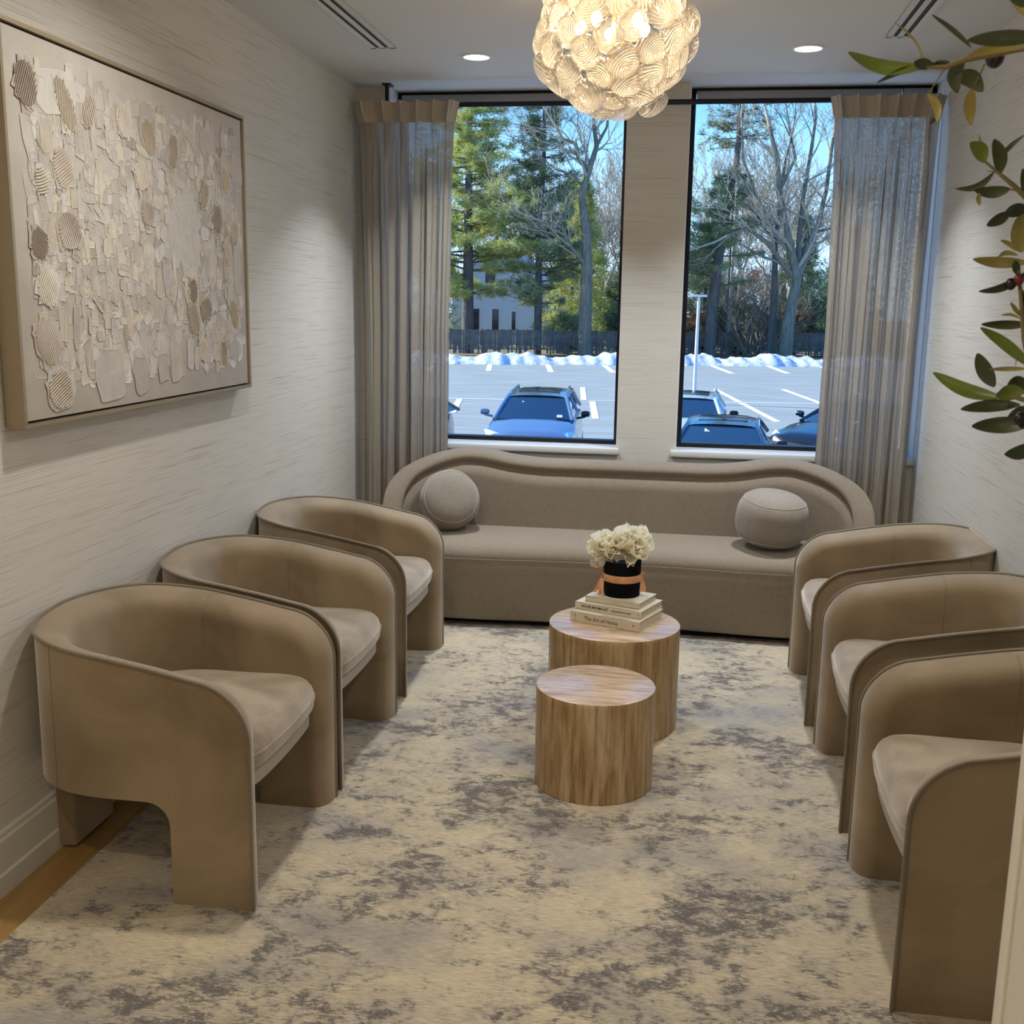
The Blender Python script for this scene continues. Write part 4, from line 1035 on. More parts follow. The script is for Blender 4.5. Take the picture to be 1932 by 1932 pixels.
twig([(1921, 500), (1926, 560), (1932, 640), (1945, 700), (1960, 800)], D3, 0.0015, 0.003)
twig([(1880, 742), (1915, 750), (1955, 760)], D3, 0.001, 0.003); twig([(1920, 660), (1916, 690)], D3, 0.0006)
for (x, y, rpx, d, mt) in ((1877, 108, 15, D1 + 0.06, 'olive'), (1907, 536, 9, D3, 'olive'), (1922, 528, 9, D3, 'olive_r'), (1925, 790, 10, D3, 'olive')):
    c = P3(x, y, d) - OT; r_o = rpx * d / F_PX; m = MB(); m.lathe([(max(1e-5, r_o * math.sin(q)), -r_o * 1.15 * math.cos(q)) for q in np.linspace(0, math.pi, 12)], tuple(c), 16); m.build('olive', MAT[mt], ot, 60)
# limbs joining the twigs to the trunk outside the frame
for (x, y, d, tz) in ((1950, 84, D1, 1.85), (1950, 386, D2, 1.5), (1960, 800, D3, 1.15), (1955, 760, D3, 1.2)):
    p = P3(x, y, d) - OT; q = Vector((0, 0, tz)); mid = (p + q) / 2 + Vector((0, 0, 0.03)); MB().tube([q, mid, p], [0.007, 0.005, 0.003], 7).build('branch', MAT['twig'], ot, 60)

# room lamps
downlight(-1.003, 5.172, 12, NEUT, 'round recessed ceiling light near the left window', 100)
downlight(0.466, 5.130, 12, NEUT, 'round recessed ceiling light near the right window', 100)
for x in (-1.0, 0.46):
    for y in (2.9, 0.6, -1.4):
        downlight(x, y, 11 if y > 0 else 13, (1, 0.95, 0.87) if y > 2 else WARM, 'round recessed ceiling light out of view, %s half of the room %s' % ('left' if x < 0 else 'right', {2.9: 'before the chandelier', 0.6: 'over the doorway', -1.4: 'at the rear'}[y]))
# ================================================================== OUTSIDE
G = -2.0
def asphalt():
    t = NT('asphalt'); v = t.coord('Object', (0.35, 2.2, 1)); a = t.noise(v, 1.2, 5, 0.65); b = t.noise(t.coord(), 40, 2)
    c = t.ramp(a, [(0.3, (0.22, 0.25, 0.235)), (0.7, (0.34, 0.37, 0.35))]); c = t.mix(0.3, c, t.ramp(b, [(0.3, (0.4,) * 3), (0.7, (0.6,) * 3)]), 'OVERLAY'); t.pbr(c, 0.85); return t.m
lot = MB().box(-140, 140, 6.4, 61.8, -0.3, 0)
Mrow = Matrix.Rotation(math.radians(5.0), 4, 'Z')
asp = asphalt()
o = MB().add([(-90, 6.35, G), (90, 6.35, G), (90, 80, G), (-90, 56, G)], [(0, 1, 2, 3)]).build('parking_lot', asp); o['kind'] = 'structure'; LOT = o
ground = plain('winter_ground', (0.20, 0.16, 0.09), 0.9, var=0.4, vscale=0.6)
o = MB().add([(-300, 6.35, G - 0.06), (300, 6.35, G - 0.06), (300, 330, G - 0.06), (-300, 330, G - 0.06)], [(0, 1, 2, 3)]).build('winter_lawn', ground); o['kind'] = 'structure'
lp = plain('parking_paint', (0.80, 0.80, 0.76), 0.7)
def pline(a, b, w=0.12):
    a = Vector(a); b = Vector(b); d = (b - a).normalized(); s_ = Vector((-d.y, d.x, 0)) * w / 2; V = [a - s_, a + s_, b + s_, b - s_]
    V = [(p.x, p.y, G + 0.002) for p in V] + [(p.x, p.y, G + 0.012) for p in V]
    mesh_obj('parking_line', V, [(4, 5, 6, 7), (0, 1, 5, 4), (2, 3, 7, 6), (1, 2, 6, 5), (3, 0, 4, 7)], lp, LOT)
for a, b, w in [((-11.35, 63.6), (-10.3, 57.2), .3), ((-8.3, 66.2), (-7.0, 57.6), .3), ((-4.7, 64.9), (-3.75, 58.5), .3), ((1.67, 67.1), (2.56, 60.2), .3), ((5.0, 69.2), (5.6, 61.4), .3), ((-14.3, 61.5), (-13.2, 55.5), .3), ((8.2, 70.3), (8.8, 62.5), .3),
                ((-8.3, 40.1), (-7.5, 35.0), .22), ((-40, 34.4), (30, 47.1), .16), ((-4.37, 47.5), (-3.70, 40.95), .22), ((-3.35, 40.6), (-2.73, 34.5), .22), ((1.37, 48.35), (2.99, 35.3), .2), ((4.34, 49.4), (5.6, 39.5), .2), ((-0.6, 41.2), (0.1, 34.9), .2), ((7.3, 49.9), (8.4, 37), .2)]:
    pline((a[0], a[1], 0), (b[0], b[1], 0), w)
# ploughed snow bank
def snow_mat():
    t = NT('snow'); a = t.noise(t.coord(), 3.0, 5, 0.7); t.pbr(t.ramp(a, [(0.3, (0.40, 0.46, 0.55)), (0.6, (0.72, 0.76, 0.82))]), 0.6, 0, t.bump(a, 0.6, 0.15)); return t.m
def fbm(x, y, s=0):
    return (math.sin(x * 0.9 + s) * 0.5 + math.sin(x * 2.3 + y * 1.7 + s * 2) * 0.28 + math.sin(x * 5.1 - y * 2.9 + s * 3) * 0.14 + math.sin(x * 11.3 + y * 7.7) * 0.07)
snow = snow_mat(); V = []; Fc = []; NXs, NYs = 420, 14
for i in range(NXs + 1):
    x = -42 + 75 * i / NXs; yc = 66.5 + (x + 12.9) * 0.40 if x > -40 else 60; yc = 62.6 + (x + 12.9) * 0.32
    for j in range(NYs + 1):
        v = j / NYs; h = math.sin(math.pi * v) ** 0.7 * (0.52 + 0.27 * fbm(x * 1.3 + 0.6 * math.sin(x * 0.37), v * 2, 1.0)) + 0.06 * math.sin(x * 7 + v * 9)
        V.append((x, yc + v * 4.5 - 0.3 * fbm(x, 0, 4), G - 0.04 + max(0.0, h)))
for i in range(NXs):
    for j in range(NYs):
        a = i * (NYs + 1) + j; Fc.append((a, a + NYs + 1, a + NYs + 2, a + 1))
o = mesh_obj('snow_bank', V, Fc, snow, None, 60); tag(o, 'ploughed bank of snow along the far edge of the parking lot', 'snow')
# unseen strip of snow added along the facade to bounce sunlight indoors
V = []; Fc = []
for i in range(61):
    for j in range(9):
        V.append((-15 + 30 * i / 60, 6.5 + 5.5 * j / 8, G + 0.02 + 0.25 * max(0, math.sin(math.pi * j / 8)) * (0.7 + 0.4 * fbm(i * .5, j * .4))))
for i in range(60):
    for j in range(8):
        a = i * 9 + j; Fc.append((a, a + 9, a + 10, a + 1))
o = mesh_obj('snow_bounce_strip', V, Fc, snow, None, 60); tag(o, 'low unseen snow strip added below the windows to bounce sunlight into the room', 'snow')

# fence: panels of pickets between posts
FA, FB = Vector((-44, 64.5)), Vector((34, 92.6)); FL_ = (FB - FA).length; fd = (FB - FA).normalized()
wood = plain('weathered_fence_wood', (0.15, 0.13, 0.11), 0.85, var=0.4, vscale=2)
fence = empty('stockade_fence', (FA.x, FA.y, G), math.atan2(fd.y, fd.x)); tag(fence, 'long weathered dark wooden picket fence behind the snow bank', 'fence')
pl = 2.45; r_ = random.Random(5)
panels = []
for kx in range(4):
    mb = MB(); x = 0.02
    while x < pl - 0.1:
        hgt = 1.72 + r_.uniform(-0.03, 0.03); z0 = 0.08 if r_.random() < 0.45 else 0.35 + r_.random() * 0.35
        mb.box(x, x + 0.115, -0.012, 0.012, z0, hgt); x += 0.125 if r_.random() < 0.8 else 0.15
    mb.box(0, pl, 0.012, 0.06, 0.35, 0.43); mb.box(0, pl, 0.012, 0.06, 1.35, 1.43)
    panels.append(make_mesh('fence_panel', mb.v, mb.f, wood))
postm = make_mesh('fence_post', *(lambda m: (m.v, m.f))(MB().box(-0.05, 0.05, -0.06, 0.04, 0, 1.80)), wood)
for i in range(int(FL_ / pl)):
    o = link('fence_panel', panels[i % 4], fence); o.location = (i * pl, 0, 0); o['kind'] = 'stuff' if False else ''
    del o['kind']
    o = link('fence_post', postm, fence); o.location = (i * pl, 0, 0)

# ---------------------------------------------------------------- trees
def bark(name, c0, c1):
    t = NT(name); a = t.noise(t.coord('Object', (6, 6, 1.2)), 1.2, 5, 0.7); t.pbr(t.ramp(a, [(0.3, c0), (0.7, c1)]), 0.9, 0, t.bump(a, 0.8, 0.05)); return t.m
BK = bark('pine_bark', (0.075, 0.065, 0.06), (0.17, 0.155, 0.14)); BK2 = bark('grey_bark', (0.11, 0.10, 0.075), (0.30, 0.27, 0.20))
BK3 = bark('twig_bark', (0.34, 0.30, 0.22), (0.56, 0.50, 0.39))
def needle(name, c0, c1):
    t = NT(name); a = t.noise(t.coord(), 1.1, 3, 0.6); c = t.ramp(a, [(0.35, c0), (0.65, c1)])
    d = t.node('BsdfDiffuse'); t.l.new(c, d.inputs[0]); tr = t.node('BsdfTranslucent'); t.l.new(c, tr.inputs[0]); t.surf(t.mixsh(0.35, d.outputs[0], tr.outputs[0])); return t.m
ND1 = needle('pine_needles_yellow_green', (0.36, 0.40, 0.12), (0.64, 0.66, 0.26)); ND2 = needle('pine_needles_green', (0.21, 0.26, 0.14), (0.38, 0.42, 0.22)); ND3 = needle('dark_evergreen_needles', (0.09, 0.15, 0.09), (0.19, 0.26, 0.14))

def tuft_cloud(C, n_per, size, width, seed, flat=0.55):
    """C (k,3) centres -> thin triangles bristling from each centre"""
    g = np.random.default_rng(seed); C = np.repeat(np.asarray(C), n_per, 0); k = len(C)
    d = g.normal(size=(k, 3)); d[:, 2] = d[:, 2] * flat + 0.25; d /= np.linalg.norm(d, axis=1)[:, None]
    L = size * g.uniform(0.5, 1.0, (k, 1)); s_ = np.cross(d, g.normal(size=(k, 3))); s_ /= np.linalg.norm(s_, axis=1)[:, None] + 1e-9
    base = C + d * L * 0.15 + g.normal(size=(k, 3)) * size * 0.22
    V = np.stack([base - s_ * width / 2, base + s_ * width / 2, base + d * L], 1).reshape(-1, 3)
    return V, np.arange(3 * k).reshape(-1, 3)

def pine(x, y, h, tr, crown0, spread, mat, label, seed, trunk=None, dens=1.0, lean=0.0, side=None, top=None, ftop=None, group='pines behind the fence', z0=None):
    r_ = random.Random(seed); z0 = G - 0.05 if z0 is None else z0
    root = empty('pine_tree', (x, y, z0)); tag(root, label, 'tree', group)
    if trunk is None: trunk = [(lean * q, 0, h * q) for q in np.linspace(0, 1, 9)]
    T = np.array(trunk, float); zt = T[:, 2]
    rs = [tr * (1 - 0.85 * (p[2] / h)) + 0.02 for p in T]
    m = MB(); m.tube([Vector(p) for p in T], rs, 9); m.build('trunk', BK, root, 60)
    C = []; bm_ = MB(); z = crown0
    ftop = ftop or h
    while z < ftop:
        f = (z - crown0) / (ftop - crown0); Ls = spread * (1 - f) ** 0.65 * (0.55 + 0.45 * min(1, f * 5 + 0.3)) + 0.4
        for q in range(4 if f > 0.1 else 3):
            az = r_.uniform(0, 2 * math.pi)
            if side is not None and r_.random() < 0.5: az = side + r_.uniform(-0.9, 0.9)
            L = Ls * r_.uniform(0.55, 1.1); cx_ = np.interp(z, zt, T[:, 0]); cyy = np.interp(z, zt, T[:, 1]); rise = r_.uniform(-0.12, 0.22)
            pts = []
            for t_ in np.linspace(0, 1, 6): pts.append((cx_ + L * t_ * math.cos(az + 0.15 * t_), cyy + L * t_ * math.sin(az + 0.15 * t_), z + L * (rise * t_ + 0.10 * t_ * t_)))
            bm_.tube([Vector(p) for p in pts], [0.05 * (1 - 0.8 * t_) * (0.5 + L / 5) for t_ in np.linspace(0, 1, 6)], 4, caps=False)
            nt_ = int(L * 4.2 * dens) + 1
            for _ in range(nt_):
                t_ = r_.uniform(0.30, 1.05); k = min(4, int(t_ * 5)); fr = t_ * 5 - k; a, b = pts[k], pts[min(5, k + 1)]
                p = [a[i] + (b[i] - a[i]) * fr for i in range(3)]; sp_ = 0.42 * L * (0.25 + 0.5 * t_) * 0.5
                C.append((p[0] + r_.gauss(0, sp_), p[1] + r_.gauss(0, sp_), p[2] + r_.gauss(0, 0.10)))
        z += r_.uniform(0.35, 0.6) / dens ** 0.3
    bm_.build('branches', BK, root)
    V, Fc = tuft_cloud(C, 34, 0.48, 0.055, seed)
    raw_mesh('needles', V, Fc, mat, root, 'stuff')
    return root

def branching(start, dirv, L, r, depth, rr_, segs, spread=0.55, up=0.15, kids=(2, 3), shrink=0.74):
    p = np.array(start, float); d = np.array(dirv, float); d /= np.linalg.norm(d); n_ = 3 if depth > 1 else 2; pts = [p.copy()]; rads = [r]
    for i in range(n_):
        d = d + np.array([rr_.gauss(0, 0.13), rr_.gauss(0, 0.13), rr_.gauss(0, 0.09) + up * 0.25]); d /= np.linalg.norm(d)
        p = p + d * L / n_; pts.append(p.copy()); rads.append(r * (1 - 0.42 * (i + 1) / n_))
        if depth > 0 and i < n_ - 1 and rr_.random() < 0.65:
            q = d + np.array([rr_.gauss(0, spread), rr_.gauss(0, spread), rr_.gauss(0, spread * 0.6)]); branching(p, q, L * shrink * rr_.uniform(0.6, 0.95), rads[-1] * 0.5, depth - 1, rr_, segs, spread, up, kids, shrink)
    segs.append((pts, rads))
    if depth > 0:
        for _ in range(rr_.randint(*kids)):
            q = d + np.array([rr_.gauss(0, spread), rr_.gauss(0, spread), rr_.gauss(0, spread * 0.55) + up]); branching(p, q, L * shrink * rr_.uniform(0.75, 1.1), rads[-1] * 0.72, depth - 1, rr_, segs, spread, up, kids, shrink)

def segs_mesh(segs, minr=0.012):
    """many tapering 3-sided tubes at once"""
    A = []; B = []; RA = []; RB = []
    for pts, rads in segs:
        for i in range(len(pts) - 1): A.append(pts[i]); B.append(pts[i + 1]); RA.append(max(minr, rads[i])); RB.append(max(minr * 0.8, rads[i + 1]))
    A = np.array(A); B = np.array(B); RA = np.array(RA)[:, None]; RB = np.array(RB)[:, None]; d = B - A; d /= np.linalg.norm(d, axis=1)[:, None] + 1e-9
    ref = np.where(abs(d[:, 2:3]) > 0.9, np.array([[1.0, 0, 0]]), np.array([[0, 0, 1.0]])); u = np.cross(d, ref); u /= np.linalg.norm(u, axis=1)[:, None]; w = np.cross(d, u)
    vs = []
    for P_, R_ in ((A, RA), (B, RB)):
        for k in range(4):
            a = math.pi / 2 * k; vs.append(P_ + (u * math.cos(a) + w * math.sin(a)) * R_)
    V = np.stack(vs, 1).reshape(-1, 3); n_ = len(A); base = (np.arange(n_) * 8)[:, None]
    Fc = np.concatenate([base + np.array([[k, (k + 1) % 4, 4 + (k + 1) % 4, 4 + k]]) for k in range(4)], 0); return V, Fc

# ---- individual trees, left window
pine(-15.6, 78, 21, 0.46, 4.2, 5.6, ND1, 'broad yellow green pine with a thick grey trunk at the left of the left window', 31, dens=1.2)
pine(-10.6, 78.5, 20, 0.30, 3.6, 3.6, ND2, 'slender dark trunked pine in the middle of the left window', 32, dens=0.75, trunk=[(0, 0, 0), (0.05, 0, 4), (-0.05, 0, 9), (0.25, 0, 13), (0.2, 0, 17), (0.3, 0, 20)])
def tree_from(name, label, trunk_px, Y, r0, limbs, depth, seed, mat, fol=None, group=None, sp=0.5, L0=3.0):
    r_ = random.Random(seed); pts = [at(a, b, Y) for a, b in trunk_px]; pts[0] = np.array([pts[0][0], Y, G - 0.1]); o0 = pts[0].copy(); root = empty(name, o0); tag(root, label, 'tree', group)
    m = MB(); m.tube([Vector(p - o0) for p in pts], [r0 * (1 - 0.5 * i / (len(pts) - 1)) for i in range(len(pts))], 10); m.build('trunk', mat, root, 60)
    segs = []
    for lm in limbs:
        lp_ = [at(a, b, Y + c) for a, b, c in lm[1:]]; rr0 = lm[0]; rads = [rr0 * (1 - 0.6 * i / (len(lp_) - 1)) for i in range(len(lp_))]
        m = MB(); m.tube([Vector(p - o0) for p in lp_], rads, 7); m.build('limb', mat, root, 60)
        for i in range(1, len(lp_)):
            dv = lp_[i] - lp_[i - 1]; Ls = np.linalg.norm(dv); nk = max(2, int(Ls * 0.9))
            for q in range(nk):
                t_ = (q + r_.random()) / nk; pp = lp_[i - 1] + dv * t_ - o0; dd = dv / Ls + np.array([r_.gauss(0, 0.8), r_.gauss(0, 0.8), r_.gauss(0, 0.4)])
                branching(pp, dd, L0 * r_.uniform(0.5, 1.0), rads[i] * 0.55, depth, r_, segs, sp)
        branching(lp_[-1] - o0, dv, L0, rads[-1], depth + 1, r_, segs, sp)
    V, Fc = segs_mesh(segs); raw_mesh('twigs', V, Fc, BK3 if mat is BK2 else mat, root, 'stuff')
    return root
tree_from('leafless_tree', 'grey trunked tree forking high up at the right of the left window', [(1103, 665), (1104, 600), (1108, 520), (1106, 440), (1098, 370)], 76, 0.50,
          [(0.24, (1098, 370, 0), (1112, 320, 0), (1126, 275, 0.5), (1120, 230, 0.5), (1128, 190, 1)), (0.17, (1112, 318, 0), (1092, 300, -0.5), (1086, 270, -1), (1062, 262, -1), (1050, 240, -1)), (0.14, (1106, 500, 0), (1080, 470, -1), (1060, 430, -1), (1030, 420, -1)), (0.12, (1106, 360, 0), (1080, 330, 0), (1050, 320, 1)),
           (0.12, (1126, 275, 0), (1145, 240, 1), (1150, 190, 1))], 3, 41, BK2)
# ---- right window
pine(*at(1340, 640, 78)[:2], 22, 0.42, 5.0, 3.6, ND2, 'tall pine with a dark trunk behind the lamp post in the right window', 33, dens=0.75, side=math.pi, ftop=12.5, trunk=[(0, 0, 0), (0.0, 0, 3), (0.3, 0, 7), (0.75, 0, 10.5), (1.15, 0, 13), (1.35, 0, 17), (1.5, 0, 22)])
tree_from('leafless_tree', 'big leafless tree with spreading crown in the right window', [(1481, 676), (1487, 610), (1497, 560), (1507, 520)], 77, 0.50,
          [(0.32, (1505, 528, 0), (1494, 480, 0), (1480, 420, -1), (1470, 360, -1), (1466, 300, -1), (1452, 240, -1)), (0.26, (1507, 520, 0), (1520, 470, 1), (1545, 420, 1), (1560, 350, 2), (1572, 260, 2)), (0.22, (1507, 520, 0), (1508, 450, 1), (1514, 380, 1), (1528, 300, 1), (1540, 220, 1)),
           (0.20, (1494, 520, 0), (1450, 460, -1), (1410, 430, -2), (1372, 445, -2)), (0.16, (1480, 430, -1), (1440, 400, -1), (1420, 350, -1), (1402, 300, -1), (1400, 240, -1)), (0.15, (1530, 440, 1), (1570, 430, 2), (1610, 380, 2)), (0.15, (1470, 360, -1), (1500, 300, 0), (1490, 240, 0))], 3, 42, BK2, L0=2.8)
m = MB(); b = at(1453, 672, 78); root = empty('leafless_tree', (b[0], 78, G)); tag(root, 'thin dark trunked tree just left of the big leafless tree', 'tree')
m.tube([(0, 0, 0), (0.05, 0, 4), (-0.1, 0, 8), (0.1, 0, 12)], [0.30, 0.24, 0.16, 0.08], 9); m.build('trunk', BK, root, 60)
sg = []; branching((0.1, 0, 11.5), (0, 0, 1), 3.2, 0.1, 4, random.Random(6), sg); branching((-0.1, 0, 8), (-1, 0, 1), 2.6, 0.08, 3, random.Random(7), sg); V, Fc = segs_mesh(sg); raw_mesh('twigs', V, Fc, BK, root, 'stuff')
# background leafless trees and evergreens share meshes
protos = []
for sd in (51, 52, 53):
    r_ = random.Random(sd); segs = []; branching((0, 0, 0), (0, 0, 1), 5.2, 0.26, 6, r_, segs, 0.42, 0.22, (2, 3), 0.74)
    V, Fc = segs_mesh(segs, 0.016); protos.append(raw_mesh('crown', V, Fc, BK3, None, 'stuff')); 
for p in protos: COL.objects.unlink(p)
r_ = random.Random(8)
bgx = [(-19.5, 102, 'behind the thick left pine'), (-15.8, 104, 'above the white house'), (-11.8, 103, 'behind the slender pine'), (-7.6, 98, 'behind the forked grey tree'), (-4.6, 103, 'at the pillar side of the left window'),
       (1.0, 103, 'at the pillar side of the right window'), (4.2, 97, 'behind the utility pole'), (7.6, 102, 'behind the big spreading tree'), (11.4, 98, 'beside the right curtain')]
bgx += [(-17.5, 118, 'far behind the white house roof'), (-13.6, 112, 'far between the two left pines'), (-9.4, 115, 'far left of the forked tree'), (-6.2, 112, 'far right of the forked tree'), (2.6, 112, 'far left of the utility pole'), (5.8, 115, 'far left of the big tree'), (9.6, 113, 'far right of the big tree')]
for i, (x, y, wh) in enumerate(bgx):
    rt = empty('leafless_tree', (x, y, G)); tag(rt, 'thin brown leafless tree in the distance ' + wh, 'tree', 'leafless trees in the background row')
    s_ = r_.uniform(0.9, 1.2); rt.scale = (s_, s_, s_ * r_.uniform(0.9, 1.1)); rt.rotation_euler = (0, 0, r_.uniform(0, 6))
    o = link('crown', protos[i % 3].data, rt); o['kind'] = 'stuff'
def bush(x, y, rx, rz, mat, label, seed, n=260, name='evergreen_shrub', cat='shrub', group=None, z0=0.0, size=0.4):
    g = np.random.default_rng(seed); d = g.normal(size=(n, 3)); d /= np.linalg.norm(d, axis=1)[:, None]; rr = g.uniform(0.45, 1, (n, 1)) ** 0.5; C = d * rr * np.array([[rx, rx * 0.8, rz]]) + np.array([[0, 0, rz * 0.95 + z0]])
    C[:, 2] = np.maximum(C[:, 2], 0.15); root = empty(name, (x, y, G)); tag(root, label, cat, group); V, Fc = tuft_cloud(C, 26, size, 0.06, seed, 0.9); raw_mesh('foliage', V, Fc, mat, root, 'stuff')
    m = MB(); m.tube([(0, 0, 0), (0, 0, rz)], [0.12, 0.05], 6); m.build('stem', BK, root, 60); return root
def cone_tree(x, y, h, rb, mat, label, seed, group):
    g = np.random.default_rng(seed); n = int(240 * h / 8); f = g.uniform(0.03, 1, n) ; az = g.uniform(0, 2 * math.pi, n); rad = rb * (1 - f) ** 0.8 * g.uniform(0.5, 1.05, n)
    C = np.c_[rad * np.cos(az), rad * np.sin(az), f * h]; root = empty('spruce_tree', (x, y, G)); tag(root, label, 'tree', group); V, Fc = tuft_cloud(C, 30, 0.62, 0.07, seed, 0.6); raw_mesh('needles', V, Fc, mat, root, 'stuff')
    m = MB(); m.tube([(0, 0, 0), (0, 0, h)], [0.22, 0.03], 7); m.build('trunk', BK, root, 60)
gp = 'mid green conifers filling the space between the trunks'
cone_tree(-8.0, 84, 12.5, 3.4, ND1, 'pale green cone shaped conifer behind the forked tree', 61, None)
cone_tree(-9.6, 92, 13.5, 3.6, ND2, 'mid green conifer behind the slender pine in the left window', 62, None)
cone_tree(9.5, 97, 11, 3.6, ND2, 'far green conifer behind the big leafless tree', 67, None)
cone_tree(-4.6, 86, 8.5, 2.8, ND3, 'dark conifer at the right edge of the left window', 63, None)
cone_tree(1.3, 86, 9.5, 2.6, ND2, 'green conifer behind the pine in the right window', 64, None)
cone_tree(12.2, 88, 9.5, 3.4, ND3, 'dark conifer beside the right curtain', 65, None)
cone_tree(-22.0, 90, 14, 4.0, ND2, 'tall green conifer behind the left curtain edge', 66, None)
bush(-4.2, 82.0, 1.9, 2.1, ND3, 'dark green rounded shrub behind the fence at the right of the left window', 71, 360)
bush(-8.7, 80.5, 1.5, 1.5, ND2, 'low green shrub behind the fence between the trunks of the left window', 72)
bush(10.9, 86.0, 2.6, 2.5, ND3, 'large dark shrub behind the fence beside the right curtain', 73, 420)
bush(3.9, 85.0, 2.2, 2.0, ND3, 'dark shrub behind the fence near the utility pole', 74, 300)
br_ = needle('dry_brown_leaves', (0.16, 0.10, 0.06), (0.32, 0.22, 0.14))
bush(-3.0, 80.0, 1.8, 1.5, br_, 'brown leafless shrub above the fence at the right of the left window', 75, 200)
bush(1.2, 82.0, 1.5, 1.8, br_, 'russet shrub behind the lamp post', 76, 160)
bush(7.9, 84.5, 1.7, 2.0, br_, 'tan leafless shrub right of the big tree trunk', 77, 160)
for x_, y_, rx_, rz_, m_, lb_, sd_ in ((-21, 122, 5.5, 3.6, br_, 'hazy brown thicket far behind the thick left pine', 91), (-13, 124, 5.5, 3.4, ND2, 'hazy green thicket far behind the white house', 92), (-6.5, 123, 5.0, 3.8, br_, 'hazy brown thicket far behind the forked grey tree', 93), (1.5, 124, 5.0, 3.8, ND2, 'hazy green thicket far behind the right window pine', 94), (8.0, 123, 5.0, 4.0, br_, 'hazy brown thicket far behind the big spreading tree', 95), (14.5, 124, 5.0, 4.2, ND3, 'hazy dark thicket far beyond the right curtain edge', 96)):
    bush(x_, y_, rx_, rz_, m_, lb_, sd_, 700, 'distant_thicket', 'bushes', 'distant thickets', 0, 0.6)
for (px_, seed) in ((1412, 81), (1432, 82), (1465, 83)):
    b = at(px_, 640, 80); root = empty('multi_stem_shrub', (b[0], 80, G)); tag(root, 'multi stemmed leafless shrub behind the fence, %s' % {81: 'right of the utility pole', 82: 'left of the thin dark trunk', 83: 'between the dark trunk and the big tree'}[seed], 'shrub')
    sg = []; rr2 = random.Random(seed)
    for q in range(7): branching((rr2.uniform(-.3, .3), 0, 0.1), (rr2.gauss(0, 0.35), rr2.gauss(0, 0.3), 1), 2.2, 0.09, 3, rr2, sg, 0.4, 0.2)
    V, Fc = segs_mesh(sg); raw_mesh('stems', V, Fc, BK2, root, 'stuff')

# utility pole, lamp post
pole = plain('pale_pole', (0.45, 0.42, 0.38), 0.7)
b = at(1372, 655, 82); r0 = empty('utility_pole', (b[0], 82, G)); tag(r0, 'tall pale utility pole rising behind the fence in the right window', 'pole')
m = MB(); m.tube([(0, 0, 0), (0.05, 0, 7), (0.2, 0, 13.6)], [0.15, 0.13, 0.10], 10); m.build('pole', pole, r0, 60); MB().box(-0.9, 1.2, -0.06, 0.06, 12.6, 12.75).build('crossarm', pole, r0)
b = at(1312, 700, 41); r0 = empty('parking_lamp_post', (b[0], 41, G)); tag(r0, 'slim white lamp post standing in the parking lot', 'lamp post')
wm = plain('white_post', (0.72, 0.74, 0.74), 0.4)
m = MB(); m.tube([(0, 0, 0), (0, 0, 3.9)], [0.075, 0.05], 12); m.build('pole', wm, r0, 60)
MB().box(-0.32, 0.30, -0.16, 0.16, 3.9, 3.98).build('lamp_head', wm, r0, None, 0.01); MB().lathe([(0.16, 0), (0.16, 0.25), (0.09, 0.28)], k=20).build('footing', plain('footing', (0.4, 0.4, 0.38), 0.8), r0, 40)

# house with snowy roof behind the left trees
def siding():
    t = NT('white_clapboard'); w = t.node('TexWave', wave_type='BANDS', bands_direction='Z'); w.inputs['Scale'].default_value = 1.9; t.l.new(t.coord(), w.inputs['Vector'])
    t.pbr(t.ramp(w.outputs['Fac'], [(0.0, (0.55, 0.60, 0.68)), (0.25, (0.74, 0.78, 0.84))]), 0.7); return t.m
sd_ = siding(); hx0, hx1 = -20.6, -12.3; Yh = 96
hs = empty('white_house', ((hx0 + hx1) / 2, Yh, G)); tag(hs, 'white clapboard house with a snowy gable roof behind the left pine', 'house'); hw_ = (hx1 - hx0) / 2
e0, rid = 4.6, 9.2
m = MB(); m.add([(-hw_, 0, 0), (hw_, 0, 0), (hw_, 0, e0), (0, 0, rid), (-hw_, 0, e0), (-hw_, 9, 0), (hw_, 9, 0), (hw_, 9, e0), (0, 9, rid), (-hw_, 9, e0)], [(0, 1, 2, 3, 4), (5, 9, 8, 7, 6), (0, 5, 6, 1), (1, 6, 7, 2), (0, 4, 9, 5)]); m.build('wall', sd_, hs)
for s_ in (-1, 1):
    m = MB(); t_ = 0.22; a = Vector((s_ * (hw_ + 0.5), -0.5, e0 - 0.5)); b_ = Vector((0, -0.5, rid + 0.05)); m.add([a, b_, b_ + Vector((0, 10, 0)), a + Vector((0, 10, 0)), a + Vector((0, 0, t_)), b_ + Vector((0, 0, t_)), b_ + Vector((0, 10, t_)), a + Vector((0, 10, t_))], [(0, 1, 2, 3), (4, 7, 6, 5), (0, 4, 5, 1), (1, 5, 6, 2), (2, 6, 7, 3), (3, 7, 4, 0)]); m.build('roof', snow, hs)
wing = MB(); wing.box(hw_ - 0.1, hw_ + 4.2, 1.0, 7, 0, 2.9); wing.build('wing', sd_, hs)
gm = plain('dark_window_glass', (0.02, 0.03, 0.05), 0.1)
for wx, wz, ww, wh in ((-2.6, 1.1, 0.9, 1.9), (-0.55, 1.1, 0.6, 1.9), (1.2, 1.2, 0.35, 1.6), (-1.2, 5.2, 0.9, 1.3)):
    f = MB().box(wx - 0.1, wx + ww + 0.1, -0.05, 0.02, wz - 0.1, wz + wh + 0.1).build('window', plain('house_window_trim', (0.8, 0.8, 0.8), 0.5), hs); MB().box(wx, wx + ww, -0.06, -0.045, wz, wz + wh).build('pane', gm, f)

